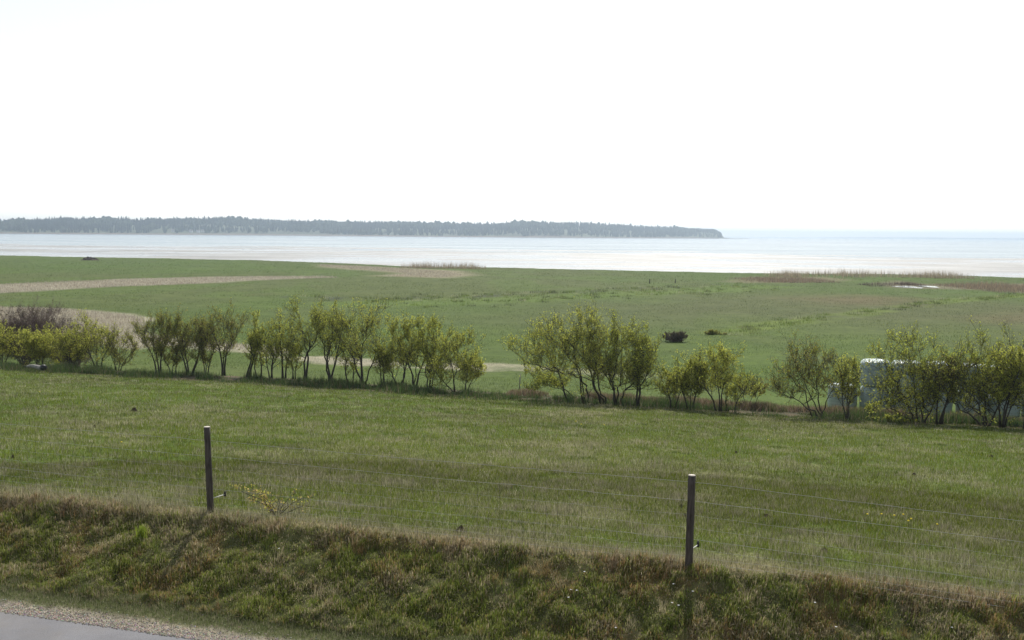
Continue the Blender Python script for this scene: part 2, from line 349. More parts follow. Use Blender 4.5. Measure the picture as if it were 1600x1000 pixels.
pc = (np.array([.42, .37, .31])[None] * rng.uniform(.45, 1.4, (N, 1)) * (1 + .12 * rng.normal(size=(N, 3)))).clip(.02, .8)
M_peb, t, b = newmat('pebbles', .85, .3); at = t.nodes.new('ShaderNodeAttribute'); at.attribute_name = 'tint'; t.links.new(at.outputs[0], b.inputs['Base Color'])
pb = npmesh('gravel', PV, [(of[None] + np.arange(N)[:, None, None] * 6).reshape(-1, 3)], M_peb, col=np.repeat(pc, 6, 0))
tag(pb, 'pale gravel scattered along the edge of the grey road', 'gravel', kind='stuff')

# ------------------------------------------------------------------ grass
def visible(x, y, z, mx=280, my=40):
    u, v = project(x, y, z); return (u > -mx) & (u < 1600 + mx) & (v < 1000 + my)
def blades(name, x, y, h, wd, col, lean=.5, bend=False, tipmul=1.15, z=None, leandir=None):
    n = len(x); z = zf(x, y) if z is None else z
    th = rng.random(n) * 6.283; wx, wy = np.cos(th) * wd / 2, np.sin(th) * wd / 2
    if leandir is None: la = rng.random(n) * 6.283
    else: la = leandir + rng.normal(0, .9, n)
    lm = np.abs(rng.normal(0, lean, n)) * h; lx, ly = np.cos(la) * lm, np.sin(la) * lm
    hz = np.sqrt(np.maximum(h * h - lm * lm, (h * .3) ** 2)); zb = z - .015
    if bend:
        P = np.stack([np.stack([x - wx, y - wy, zb], -1), np.stack([x + wx, y + wy, zb], -1),
                      np.stack([x - wx * .8 + lx * .3, y - wy * .8 + ly * .3, z + hz * .62], -1), np.stack([x + wx * .8 + lx * .3, y + wy * .8 + ly * .3, z + hz * .62], -1),
                      np.stack([x + lx, y + ly, z + hz], -1)], 1)
        k = np.arange(n) * 5; Qd = np.stack([k, k + 1, k + 3, k + 2], -1); Td = np.stack([k + 2, k + 3, k + 4], -1)
        cc = np.repeat(col[:, None], 5, 1); cc[:, 4] *= tipmul
        o = npmesh(name, P.reshape(-1, 3), [Qd, Td], M_blade, col=cc.reshape(-1, 3).clip(0, .9))
    else:
        P = np.stack([np.stack([x - wx, y - wy, zb], -1), np.stack([x + wx, y + wy, zb], -1), np.stack([x + lx, y + ly, z + hz], -1)], 1)
        k = np.arange(n) * 3; cc = np.repeat(col[:, None], 3, 1); cc[:, 2] *= tipmul
        o = npmesh(name, P.reshape(-1, 3), [np.stack([k, k + 1, k + 2], -1)], M_blade, col=cc.reshape(-1, 3).clip(0, .9))
    return o
def pick(n, opts, wts, var=.18):
    idx = rng.choice(len(opts), n, p=np.array(wts) / sum(wts)) if np.ndim(wts[0]) == 0 else None
    c = np.array(opts)[idx]; return c * (1 + var * rng.normal(size=(n, 1))).clip(.4, 1.8)
G1, G2, G3, STRAW, RUST = (.125, .155, .018), (.175, .205, .024), (.080, .115, .018), (.33, .31, .20), (.23, .155, .06)
# near pasture
def pasture(N, r0, r1, hh, ww, name, label):
    N = int(N * 1.12); a_ = rng.uniform(-R(33), R(33), N); r_ = np.sqrt(rng.uniform(r0 * r0, r1 * r1, N)) if r1 < 24 else r0 * (r1 / r0) ** rng.random(N)
    x, y = r_ * np.sin(a_), r_ * np.cos(a_); s, t = st(x, y); k = (t > 12.5) & (t < 43.2)
    z = zf(x, y); k &= visible(x, y, z); x, y, s, t, z, r_ = [q[k] for q in (x, y, s, t, z, r_)]
    n = len(x); f1 = fbm(s * .9, t * .9, 50); f2 = fbm(s * .22, t * .16, 54); f5 = fbm(s * 2.6, t * 2.6, 130)
    pstraw = (.08 + .26 * ss(.46, .68, f1) + .16 * ss(.45, .65, f2) + .30 * ss(.5, .7, f5) + .55 * np.exp(-((t - 12.75) / .55) ** 2) + .18 * np.exp(-((t - 14.6) / 2.5) ** 2)).clip(0, .85)
    c = pick(n, [G1, G2, G3], [4, 3, 2]); st_ = rng.random(n) < pstraw; c[st_] = pick(int(st_.sum()), [STRAW, (.22, .20, .13)], [2, 2], .25)
    c = c * (.86 + .3 * ss(.3, .7, fbm(s * .12, t * .22, 196)) + .3 * (fbm(s * .7, t * 1.1, 198) - .5))[:, None]
    h = hh * (.15 + 1.6 * f5) * rng.uniform(.6, 1.3, n) * (1 + .3 * np.exp(-((t - 12.65) / .4) ** 2)); wv = ww * rng.uniform(.6, 1.4, n) * (r_ / r0) ** .8
    tag(blades(name, x, y, h, wv, c, .45, z=z), label, 'grass', kind='stuff')
pasture(360000, 11.6, 21, .075, .007, 'pasture_grass', 'short mixed green and straw grass just behind the wire fence')
pasture(420000, 20.5, 62, .085, .010, 'pasture_grass', 'grazed pasture grass sloping down to the hedge of hawthorns')
def clumps(name, nc, tl, th_, sl, sh, per, hr, sp, opts, wts, ww, label, seed):
    cs = rng.uniform(sl, sh, nc); ct = tl * (th_ / tl) ** rng.random(nc); cx, cy = xy(cs, ct); ok = visible(cx, cy, zf(cx, cy)) & (fbm(cs * .5, ct * .5, seed) > .45); cx, cy, ct = cx[ok], cy[ok], ct[ok]; nc = len(cx)
    sz = rng.uniform(.4, 1.3, nc); x = np.repeat(cx, per) + rng.normal(0, 1, nc * per) * np.repeat(sp * sz, per); y = np.repeat(cy, per) + rng.normal(0, 1, nc * per) * np.repeat(sp * sz, per)
    c = np.repeat(pick(nc, opts, wts, .2), per, 0) * rng.uniform(.75, 1.25, (nc * per, 1)); h = rng.uniform(*hr, nc * per) * np.repeat(sz, per)
    tag(blades(name, x, y, h, ww * np.repeat((ct / 12) ** .8, per) * rng.uniform(.7, 1.3, nc * per), c, .55), label, 'grass', kind='stuff')
clumps('pasture_tufts', 3600, 12.8, 43, -40, 16, 34, (.03, .11), .10, [(.075, .115, .024), (.10, .15, .03), (.36, .34, .24), (.20, .25, .045)], [4, 3, 3, 2], .008, 'scattered small tufts and dry wisps in the pasture between fence and hedge', 190)
clumps('bank_tufts', 420, 11.0, 12.45, -12, 8, 60, (.05, .16), .045, [(.18, .23, .04), (.10, .14, .03), (.40, .35, .22), (.24, .17, .07)], [4, 3, 2, 1.5], .006, 'coarse tufts and dead tussocks on the roadside bank', 192)
# bank
N = 330000; s = rng.uniform(-13, 9, N); t_ = rng.uniform(10.95, 12.62, N); x, y = xy(s, t_)
clump = fbm(s * 4.5, t_ * 4.5, 140, 3); keep = rng.random(N) < ss(.22, .55, clump) + .3; s, t_, x, y, clump = [q[keep] for q in (s, t_, x, y, clump)]
z = zf(x, y); k = visible(x, y, z); s, t_, x, y, z, clump = [q[k] for q in (s, t_, x, y, z, clump)]; n = len(x)
rust = ss(.48, .62, fbm(s * 1.1, t_ * 1.3, 66)); pale = ss(.5, .68, fbm(s * 1.6, t_ * 2.2, 144))
c = pick(n, [(.15, .18, .034), (.20, .24, .050), (.095, .125, .030), (.24, .25, .10)], [4, 3, 2, 1.2], .28)
m = rng.random(n) < rust * .45 + .05; c[m] = pick(int(m.sum()), [(.32, .22, .09), (.22, .16, .07)], [1, 1], .25)
m = rng.random(n) < pale * .42 + .16 + .2 * ss(12.38, 12.55, t_); c[m] = pick(int(m.sum()), [(.40, .35, .23), (.28, .235, .15)], [2, 2], .25)
c = c * 1.18; h = (.03 + .07 * ss(.35, .75, clump)) * rng.uniform(.5, 1.25, n)
tag(blades('bank_grass', x, y, h, rng.uniform(.004, .010, n), c, .75, True, z=z, leandir=-1.3), 'matted tussocky grass and moss covering the roadside bank', 'grass', kind='stuff')
# verge between bank and gravel
N = 120000; s = rng.uniform(-12, 7, N); t_ = 11.15 - np.abs(rng.normal(0, .25, N)); t_ = np.where(t_ < 10.55, 10.55 + rng.random(N) * .5, t_); x, y = xy(s, t_); z = zf(x, y); k = visible(x, y, z); x, y, z = x[k], y[k], z[k]; n = len(x)
c = pick(n, [(.13, .165, .05), (.10, .135, .04), (.32, .29, .20), (.19, .21, .10)], [3, 2, 3, 2.5]); tag(blades('verge_grass', x, y, rng.uniform(.02, .075, n), rng.uniform(.004, .008, n), c, .6, z=z), 'short grey green grass between the road gravel and the bank', 'grass', kind='stuff')
# straw fringe on the bank lip
N = 26000; s = rng.uniform(-12, 8, N); s = s + .12 * np.sin(s * 9); t_ = 12.55 + rng.normal(0, .10, N); x, y = xy(s, t_); z = zf(x, y); k = visible(x, y, z) & (fbm(s * 1.6, t_, 150) > .50); x, y, z, s = x[k], y[k], z[k], s[k]; n = len(x)
c = pick(n, [(.42, .35, .24), (.34, .26, .16), (.28, .18, .08), (.16, .18, .05)], [4, 3, 2, 2], .25)
tag(blades('dead_grass_fringe', x, y, rng.uniform(.04, .13, n), rng.uniform(.004, .008, n), c, .75, True, z=z, leandir=-1.3), 'fringe of tall dead straw grass along the lip of the bank', 'grass', kind='stuff')
# rough grass at hedge foot
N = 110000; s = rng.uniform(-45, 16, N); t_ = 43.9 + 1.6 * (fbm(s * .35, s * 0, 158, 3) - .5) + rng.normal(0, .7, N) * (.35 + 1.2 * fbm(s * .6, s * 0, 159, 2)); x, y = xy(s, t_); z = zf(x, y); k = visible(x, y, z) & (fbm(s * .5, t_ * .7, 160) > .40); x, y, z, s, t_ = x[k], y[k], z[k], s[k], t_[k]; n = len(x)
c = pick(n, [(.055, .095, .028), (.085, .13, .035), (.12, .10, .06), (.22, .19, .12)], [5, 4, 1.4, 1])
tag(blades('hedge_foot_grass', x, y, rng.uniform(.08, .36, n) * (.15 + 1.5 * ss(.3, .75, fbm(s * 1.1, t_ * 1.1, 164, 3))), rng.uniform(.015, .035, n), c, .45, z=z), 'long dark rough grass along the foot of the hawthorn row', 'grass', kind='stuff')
N = 60000; s = rng.uniform(-14, 19, N); t_ = 45.4 + rng.normal(0, .35, N) + .5 * (fbm(s * .4, s * 0, 161) - .5); x, y = xy(s, t_); z = zf(x, y); k = visible(x, y, z) & (fbm(s * .45, t_ * .5, 162) > .47); x, y, z, s, t_ = x[k], y[k], z[k], s[k], t_[k]; n = len(x)
c = pick(n, [(.28, .22, .15), (.19, .14, .09), (.11, .08, .05), (.12, .15, .04)], [3, 3, 2, 1.5])
tag(blades('bramble_litter', x, y, rng.uniform(.12, .40, n) * (.3 + 1.2 * fbm(s * 1.3, t_, 163)), rng.uniform(.02, .04, n), c, .8, z=z), 'brown dead bramble and grass litter along the ledge under the hawthorns', 'litter', kind='stuff')
# meadow tufts beyond the hedge
def scatter_poly(poly, n):
    P = np.array(poly); lo, hi = P.min(0), P.max(0); x = rng.uniform(lo[0], hi[0], n * 4); y = rng.uniform(lo[1], hi[1], n * 4); k = inside(x, y, poly); return x[k][:n], y[k][:n]
N = 230000; a_ = rng.uniform(-R(28.5), R(28.5), N); r_ = 47 * (320 / 47) ** rng.random(N); x, y = r_ * np.sin(a_), r_ * np.cos(a_); s, t_ = st(x, y); k = (t_ > 48) & (y < np.interp(x, SHX, SHY) - 1)
k &= fbm(x * .25, y * .25, 170) > .42; x, y, r_ = x[k], y[k], r_[k]; n = len(x); zc = zf(x, y); cc = albedo(x, y, zc) * (1.0 + .22 * rng.normal(size=(n, 1))).clip(.5, 1.7)
tag(blades('meadow_grass', x, y, .10 * rng.uniform(.4, 1.5, n) * (r_ / 47) ** .35, .014 * (r_ / 47) ** .9, cc * 1.1, .5, z=zc), 'flat green marsh meadow grass beyond the hawthorn row', 'grass', kind='stuff')
# pale dead reed litter on the strips
xs_, ys_ = [], []
for P, n in ((P_tan, 26000), (P_tan2, 30000), (P_brown, 9000)):
    a1, b1 = scatter_poly(P, n); xs_.append(a1); ys_.append(b1)
x = np.concatenate(xs_); y = np.concatenate(ys_); n = len(x); r_ = np.hypot(x, y)
c = pick(n, [(.42, .38, .30), (.33, .29, .22), (.22, .18, .15)], [4, 3, 1.5], .2)
tag(blades('dead_reed_litter', x, y, rng.uniform(.1, .4, n), .02 * (r_ / 60) ** .8 * np.ones(n), c, .6), 'pale strips of flattened dead reed across the green meadow', 'reed litter', kind='stuff')
# standing reeds at the shore, each bed one mass
def reedbed(pl, n, hmin, hmax, dep, label, cols):
    P = gpts(pl); L = np.array(P); seg = np.hypot(*(L[1:] - L[:-1]).T); cum = np.concatenate([[0], np.cumsum(seg)]); u = rng.random(n) * cum[-1]
    x = np.interp(u, cum, L[:, 0]); y = np.interp(u, cum, L[:, 1]) + rng.uniform(-dep, dep, n)
    dens = fbm(x * .12, y * .05, 180) ; env = np.sin(np.pi * (u / cum[-1]).clip(.02, .98)) ** .5; k = rng.random(n) < ss(.25, .6, dens) * env + .1; x, y, u, dens, env = x[k], y[k], u[k], dens[k], env[k]; n = len(x)
    h = (hmin + (hmax - hmin) * rng.random(n) ** 1.6 * (.5 + dens)) * (.45 + .55 * env)
    tag(blades('reed_bed', x, y, h, rng.uniform(.03, .09, n), pick(n, cols, [1] * len(cols), .2), .10), label, 'reeds', kind='stuff')
RC = [(.40, .33, .23), (.32, .26, .18), (.24, .20, .14)]
reedbed([(625, 418.3), (680, 419), (760, 420)], 2600, .8, 2.3, 3, 'tan reed bed on the shore above the middle of the meadow', RC)
reedbed([(1200, 431.5), (1290, 431.5), (1400, 432.5), (1525, 434)], 9500, .8, 2.2, 7, 'long tan reed bed along the shore on the right', RC)
reedbed([(1150, 438), (1230, 438.5), (1300, 439)], 5000, .3, .8, 9, 'low reddish brown sedge at the left end of the long reed bed', [(.26, .20, .14), (.20, .155, .11)])
reedbed([(1350, 446.5), (1390, 445), (1440, 445)], 4000, .3, .9, 4, 'dark brown rushes left of the pale pools in the meadow', [(.09, .065, .055), (.12, .09, .07)])
reedbed([(1500, 451), (1560, 452), (1680, 455)], 9000, .4, 1.1, 14, 'brown sedge patch by the right edge of the meadow', [(.30, .24, .15), (.24, .19, .13), (.18, .14, .10)])
# pale tussocks along the two ditches
x, y, hh = [], [], []
for P, n, d_ in ((P_bright, 5200, 5.5), (P_ditchshade, 3600, 3.0), (P_lush, 3200, 1.8)):
    L = np.array(P); seg = np.hypot(*(L[1:] - L[:-1]).T); cum = np.concatenate([[0], np.cumsum(seg)]); nc = n // 26
    u = rng.random(nc) * cum[-1]; cx = np.interp(u, cum, L[:, 0]); cy = np.interp(u, cum, L[:, 1]) + rng.normal(0, d_, nc)
    x.append(np.repeat(cx, 26) + rng.normal(0, .35, nc * 26)); y.append(np.repeat(cy, 26) + rng.normal(0, .3, nc * 26))
x = np.concatenate(x); y = np.concatenate(y); n = len(x)
tint = np.repeat(pick(n // 26 + 1, [(.20, .23, .08), (.13, .18, .035), (.07, .085, .03), (.36, .36, .22)], [3, 5, 2, 1.4]), 26, 0)[:n]
tag(blades('ditch_tussocks', x, y, rng.uniform(.15, .5, n), .05 * np.ones(n), tint, .6), 'bright tussocks lining the shallow meadow ditches', 'tussock grass', kind='stuff')

# pools
M_pool, t, b = newmat('pool_water', .08, .5); b.inputs['Base Color'].default_value = (.12, .12, .11, 1)
for (px, py, wpx, hpx) in ((1419, 448.8, 16, 1.4), (1452, 448.6, 10, 1.2)):
    x0, y0, z0 = ground(px, py); k = math.hypot(x0, y0) / FPX; rx = wpx * k; ry = hpx * k * math.hypot(x0, y0) / 8.6
    a_ = np.linspace(0, 6.283, 33)[:-1]; q = 1 + .25 * np.sin(a_ * 3 + px) + .12 * np.sin(a_ * 7)
    VX = x0 + rx * q * np.cos(a_); VY = y0 + ry * q * np.sin(a_); zz = float(zf(VX, VY).max()) + .02
    o = npmesh('meadow_pool', np.stack([VX, VY, np.full(32, zz)], -1), [np.arange(32)[None]], M_pool); o['kind'] = 'structure'

# ------------------------------------------------------------------ hawthorns
LEAF = {'y': [(.46, .48, .08), (.38, .42, .07), (.52, .52, .11)], 'g': [(.39, .42, .07), (.43, .45, .08), (.31, .35, .06)],
        'b': [(.28, .29, .06), (.28, .24, .07), (.32, .36, .06)], 'n': [(.10, .09, .05)]}
def leafmesh(P, size, cols, name, parent, off, var=.2):
    n = len(P); d = rng.normal(size=(n, 3)); d /= np.linalg.norm(d, axis=1)[:, None]; e = rng.normal(size=(n, 3)); e = np.cross(d, e); e /= np.linalg.norm(e, axis=1)[:, None]
    sz = size * rng.uniform(.5, 1.35, n)[:, None]; a_, b_ = d * sz, e * sz * .62
    Vv = np.stack([P, P + a_ * .5 + b_ * .5, P + a_, P + a_ * .5 - b_ * .5], 1).reshape(-1, 3) - np.array(off)
    cc = np.array(cols)[rng.integers(0, len(cols), n)] * (1 + var * rng.normal(size=(n, 1))).clip(.4, 1.7)
    return npmesh(name, Vv, [(np.arange(n)[:, None] * 4 + np.arange(4)[None])], M_leaf, parent, col=np.repeat(cc, 4, 0))
def curve(p, d, L, n, wig, up):
    pts = [p.copy()]; d = d / np.linalg.norm(d); bend_ = rng.normal(size=3) * wig
    for i in range(n):
        d = d + (bend_ + rng.normal(size=3) * wig) / n + np.array([0, 0, up / n]); d /= np.linalg.norm(d); p = p + d * L / n; pts.append(p.copy())
    return np.array(pts), d
def grow(base, H, W, lean, nstem, dens, kind, stems=None, leafsize=.062, leafn=1.0, twigk=1.0, flat=1.0, low=.30):
    """returns woody tubes (trunk), twig tubes and leaf points; stems = traced polylines in metres (dx, dz)"""
    wood, twig, leaves = TB(), TB(), []
    base = np.array(base); S = []
    if stems is None:
        for k in range(nstem):
            f = (k + .5) / nstem * 2 - 1 + rng.normal() * .15 if nstem > 1 else rng.normal() * .2
            tip = np.array([lean + f * W * .36, rng.normal() * W * .24, H * ((.80 - .12 * abs(f) + rng.normal() * .04) if low > .1 else .82 * max(.1, 1 - .8 * min(abs(f), 1) ** 2) ** .5)])
            b0 = np.array([f * .14, rng.normal() * .10, -.08]); n = 7; P = []
            wv = rng.normal(size=(3, 2)) * .05 * H
            for q in np.linspace(0, 1, n + 1):
                e = tip * np.array([q ** 1.25, q ** 1.25, q ** .92]) + b0
                e[:2] += (wv[0] * math.sin(q * 3.1) + wv[1] * math.sin(q * 6.5) * .6) * q ** .5; P.append(e)
            S.append(np.array(P) + base)
    else:
        for pl in stems:
            L = np.array(pl, float); m = len(L); yy = np.cumsum(rng.normal(size=m) * .10) * 1.0; yy -= yy[0]
            P3 = np.stack([L[:, 0], yy + rng.normal() * .08, L[:, 1]], -1); P3[0, 2] -= .08
            u = np.linspace(0, m - 1, (m - 1) * 3 + 1); P = np.stack([np.interp(u, range(m), P3[:, c_]) for c_ in range(3)], -1)
            P[1:-1] += rng.normal(size=(len(P) - 2, 3)) * .022 * H * .5; S.append(P + base)
    r0 = .0185 * H / max(1, len(S)) ** .25
    def nrm(v): return v / (np.linalg.norm(v, axis=-1, keepdims=True) + 1e-9)
    def many_curves(p, d, L, n, wig, up):
        m = len(p); pts = [p]; d = nrm(d); b_ = rng.normal(size=(m, 3)) * wig
        for _ in range(n):
            d = nrm(d + (b_ + rng.normal(size=(m, 3)) * wig) / n + np.array([0, 0, up / n])); p = p + d * (L / n)[:, None]; pts.append(p)
        return np.stack(pts, 1)
    def children(B, n_, lo):
        m, q = B.shape[0], B.shape[1] - 1; par = np.repeat(np.arange(m), n_); u = (lo + (1 - lo) * rng.random(len(par))) * q * .999; i_ = u.astype(int); f = (u - i_)[:, None]
        a_, b_ = B[par, i_], B[par, i_ + 1]; return par, a_ * (1 - f) + b_ * f, nrm(b_ - a_), u / q
    def leafpts(B, lam):
        c_ = rng.poisson(lam, len(B)); 
        if c_.sum() == 0: return np.zeros((0, 3))
        par = np.repeat(np.arange(len(B)), c_); q = B.shape[1] - 1; u = rng.random(len(par)) * q * .999; i_ = u.astype(int); f = (u - i_)[:, None]
        return B[par, i_] * (1 - f) + B[par, i_ + 1] * f + rng.normal(size=(len(par), 3)) * .025
    for P in S:
        r0k = r0 * rng.uniform(.75, 1.2); n = len(P); rad = r0k * (1 - .85 * np.linspace(0, 1, n) ** .8); rad[0] *= 1.35
        wood.tube(P, rad, 7, True, .15)
        nb_ = int(15 * dens); u = low + (1 - low) * (np.arange(nb_) + rng.random(nb_)) / nb_; q = u * (n - 1) * .999; i_ = q.astype(int); f = (q - i_)[:, None]
        p = P[i_] * (1 - f) + P[i_ + 1] * f; td = nrm(P[i_ + 1] - P[i_]); out = rng.normal(size=(nb_, 3)); out[:, 2] *= .3; out = nrm(out)
        upr = min(max((.68 - W / H) / .25, 0), .7); d = td * .35 + out * (1 - .5 * upr) + np.array([0, 0, .15 + .35 * upr]); L1 = min(W * .55, H * .42) * rng.uniform(.55, 1.15, nb_) * (1.2 - .5 * u) * flat
        B1 = many_curves(p, d, L1, 4, .42, .55); r1 = r0k * .34 * (1.15 - .75 * u); wood.many(B1, r1[:, None] * np.linspace(1, .35, 5)[None], 4)
        par, p2, t2, _ = children(B1, int(8 * twigk), .12); L2 = L1[par] * rng.uniform(.3, .7, len(par))
        B2 = many_curves(p2, t2 * .55 + rng.normal(size=p2.shape) * .5 + np.array([0, 0, .3]), L2, 3, .38, .6); twig.many(B2, np.linspace(.006, .003, 4)[None], 3)
        par3, p3, t3, _ = children(B2, int(4 * twigk + .5), .15); L3 = L2[par3] * rng.uniform(.35, .75, len(par3))
        B3 = many_curves(p3, t3 * .7 + rng.normal(size=p3.shape) * .45 + np.array([0, 0, .35]), L3, 2, .35, .5); twig.many(B3, np.array([[.0032, .0028, .002]]), 3)
        leaves += [leafpts(B3, 3.6 * leafn), leafpts(B2, 1.3 * leafn)]
    return wood, twig, np.concatenate(leaves)
def hedge_tree(bx, by, ty, lx, rx, nstem, dens, kind, label, stems=None, name='hawthorn_tree', cat='tree', group='hawthorns in the row across the pasture', leafn=1.0, twigk=1.0, low=.24, t_clamp=(43.0, 46.2), leafsize=.062, bark=None):
    x, y, z = ground(bx, by); s_, t__ = st(x, y)
    if t_clamp and not (t_clamp[0] < t__ < t_clamp[1]):
        tt = min(max(t__, t_clamp[0]), t_clamp[1]); d = raydir(bx, by); k = tt / (d.x * NX + d.y * NY); x, y = d.x * k, d.y * k; z = z1(x, y)
    D = x * F.x + y * F.y + (z - CAMZ) * F.z; m = D / FPX
    u0, v0 = project(x, y, z); H = (v0 - ty) * m * (.88 if t_clamp and low > .1 else 1); W = (rx - lx) * m * 1.22; lean = ((lx + rx) / 2 - bx) * m
    stm = [[((px - bx) * m, (v0 - py) * m * .86 if i_ else 0) for i_, (px, py) in enumerate(pl)] for pl in stems] if stems else None
    wd, tw, lv = grow((x, y, z), H, W, lean, nstem if not stems else len(stems), dens, kind, stm, leafn=leafn, twigk=twigk, low=low)
    base = (x, y, z - .05); o = thing(name, label, cat, base, group)
    wd.build('trunk', bark or M_bark, o, off=base)
    # crown: twigs with their young leaves in one mesh
    TV, f = tw.arrays(); f = f[0]; n = len(lv)
    if n:
        d = rng.normal(size=(n, 3)); d /= np.linalg.norm(d, axis=1)[:, None]; e = np.cross(d, rng.normal(size=(n, 3))); e /= np.linalg.norm(e, axis=1)[:, None]
        sz = leafsize * rng.uniform(.5, 1.35, n)[:, None]; a_, b_ = d * sz, e * sz * .62
        LV = np.stack([lv, lv + a_ * .5 + b_ * .5, lv + a_, lv + a_ * .5 - b_ * .5], 1).reshape(-1, 3)
        cc = np.array(LEAF[kind])[rng.integers(0, len(LEAF[kind]), n)] * (1 + .2 * rng.normal(size=(n, 1))).clip(.4, 1.7)
        VV = np.concatenate([TV, LV]); FF = np.concatenate([f, np.arange(n)[:, None] * 4 + np.arange(4)[None] + len(TV)])
        cl = np.concatenate([np.full((len(TV), 3), .05), np.repeat(cc, 4, 0)]); mi = np.concatenate([np.zeros(len(f)), np.ones(n)])
    else: VV, FF, cl, mi = TV, f, np.full((len(TV), 3), .05), np.zeros(len(f))
    npmesh('crown', VV - np.array(base), [FF], [bark or M_bark, M_leaf], o, col=cl, midx=mi)
    return o
T = hedge_tree
T(4, 569, 508, -28, 34, 5, .8, 'y', 'round yellow green bush cut off by the left edge of the photo', low=.1, name='hawthorn_bush', cat='bush')
T(62, 567, 512, 36, 90, 6, .8, 'y', 'bright yellow green low bush just behind the fallen grey log', low=.08, name='hawthorn_bush', cat='bush', leafn=1.5)
T(113, 567, 497, 88, 140, 5, .8, 'y', 'yellow green bush right of the brightest low bush, before the brown thicket', low=.15, name='hawthorn_bush', cat='bush', leafn=1.2)
T(152, 569, 478, 128, 178, 3, .9, 'y', 'young hawthorn with one thin leader above the yellow bushes on the left', low=.15)
T(184, 569, 506, 160, 214, 4, .7, 'b', 'low sparse hawthorn beside the gap before the dark upright trees', low=.15, leafn=.7)
T(248, 563, 469, 224, 270, 3, 1.1, 'b', 'narrow dark upright hawthorn, first after the left gap in the row', leafn=.75, twigk=1.2)
T(270, 563, 512, 258, 284, 3, .8, 'b', 'short brown hawthorn squeezed between two tall dark uprights', leafn=.6)
T(296, 565, 466, 274, 322, 4, 1.1, 'b', 'tall dark hawthorn with many upright stems, second upright from the left gap', leafn=.8, twigk=1.2)
T(348, 573, 478, 326, 378, 4, 1.0, 'b', 'dark hawthorn on a thick stub trunk standing forward of the row', leafn=.9, stems=[[(348, 573), (347, 545), (340, 520), (336, 490)], [(349, 573), (351, 545), (352, 515), (349, 483)], [(350, 572), (354, 540), (368, 515), (372, 492)]])
T(386, 570, 470, 378, 412, 2, 1.0, 'y', 'slender hawthorn leaning right from its foot, pale top', stems=[[(386, 570), (394, 550), (392, 528), (402, 480)], [(390, 560), (400, 540), (408, 510)]], leafn=.8)
T(425, 576, 486, 400, 446, 3, .9, 'g', 'spindly hawthorn with two thin crossing stems right of the slender leaning one', leafn=.8)
T(444, 577, 472, 424, 472, 2, 1.0, 'y', 'hawthorn with yellow top and thin double trunk', leafn=.9)
T(478, 582, 466, 455, 508, 3, 1.0, 'g', 'hawthorn with crooked trunk and the tallest bare leader in the left row', stems=[[(478, 582), (479, 555), (482, 530), (468, 500), (466, 474)], [(476, 581), (481, 545), (495, 520), (500, 488)]], leafn=.8)
T(515, 587, 467, 492, 545, 4, 1.0, 'g', 'hawthorn forking left at mid height, left of the wide V shaped one', stems=[[(515, 587), (509, 560), (505, 530), (495, 500), (494, 476)], [(516, 587), (512, 555), (518, 520), (520, 478)], [(517, 586), (524, 560), (530, 530), (536, 495)]])
T(460, 579, 520, 448, 476, 3, .6, 'g', 'short leafy hawthorn sapling between the yellow topped one and the crooked one', leafn=.8)
T(405, 573, 500, 394, 418, 2, .6, 'y', 'thin hawthorn sapling right beside the slender leaning one', leafn=.8)
T(322, 567, 500, 312, 336, 3, .6, 'b', 'small brown hawthorn shoots between the second upright and the stub trunk', leafn=.6)
T(549, 590, 505, 535, 560, 2, .7, 'g', 'thin short hawthorn stem between two broad crowned ones', leafn=.6)
T(567, 592, 473, 528, 606, 4, 1.0, 'y', 'broad V shaped hawthorn with long straight limb slanting to the upper left', stems=[[(567, 592), (555, 565), (545, 535), (528, 508), (520, 492)], [(567, 592), (563, 555), (552, 520), (546, 482)], [(568, 592), (566, 550), (572, 515), (576, 480)], [(569, 592), (582, 562), (592, 535), (598, 498)]])
T(599, 596, 512, 586, 622, 3, .8, 'g', 'small slender hawthorn under the V shaped tree on its right side', leafn=.8)
T(627, 600, 495, 604, 645, 2, .9, 'y', 'hawthorn curving outward from a bent foot in the middle of the left row', stems=[[(627, 600), (632, 580), (628, 555), (618, 520), (612, 500)], [(626, 599), (612, 580), (605, 560)], [(628, 598), (633, 570), (640, 530), (636, 505)]])
T(648, 604, 486, 622, 676, 3, 1.0, 'y', 'hawthorn with forked trunk, third from the right end of the left row', stems=[[(648, 604), (641, 575), (632, 545), (620, 515), (622, 495)], [(648, 604), (650, 575), (654, 545), (650, 500)], [(649, 603), (658, 570), (668, 540), (668, 505)]])
T(671, 607, 490, 655, 702, 3, 1.1, 'g', 'thick trunked hawthorn with a dark knotted base in the left row', stems=[[(670, 607), (665, 580), (669, 550), (660, 520), (664, 498)], [(672, 607), (672, 575), (678, 545), (682, 500)], [(674, 606), (678, 580), (690, 550), (694, 515)]])
T(710, 613, 508, 682, 738, 3, 1.0, 'y', 'low branched hawthorn with a limb sweeping left, second last of the left row', stems=[[(710, 613), (700, 600), (686, 588), (680, 572)], [(710, 613), (709, 580), (700, 545), (702, 520)], [(710, 613), (712, 575), (722, 545), (728, 522)]], low=.25)
T(728, 614, 540, 716, 768, 3, .9, 'y', 'short hawthorn with spreading right side at the end of the left row', low=.25)
T(900, 626, 552, 815, 905, 2, 1.0, 'g', 'low hawthorn limb leaning far left beneath the arching trunk', stems=[[(902, 627), (888, 610), (868, 598), (840, 590), (822, 575)], [(900, 625), (876, 605), (858, 600), (830, 608)]], low=.3)
T(919, 630, 492, 800, 930, 3, 1.15, 'y', 'old hawthorn with an arched trunk bending over to the left', stems=[[(919, 630), (918, 605), (912, 590), (895, 578), (880, 579), (862, 560), (835, 545), (812, 528)], [(915, 592), (905, 570), (888, 545), (868, 520), (845, 512)], [(912, 590), (900, 560), (895, 530), (882, 500)], [(890, 578), (870, 574), (848, 566), (822, 556)]], low=.35)
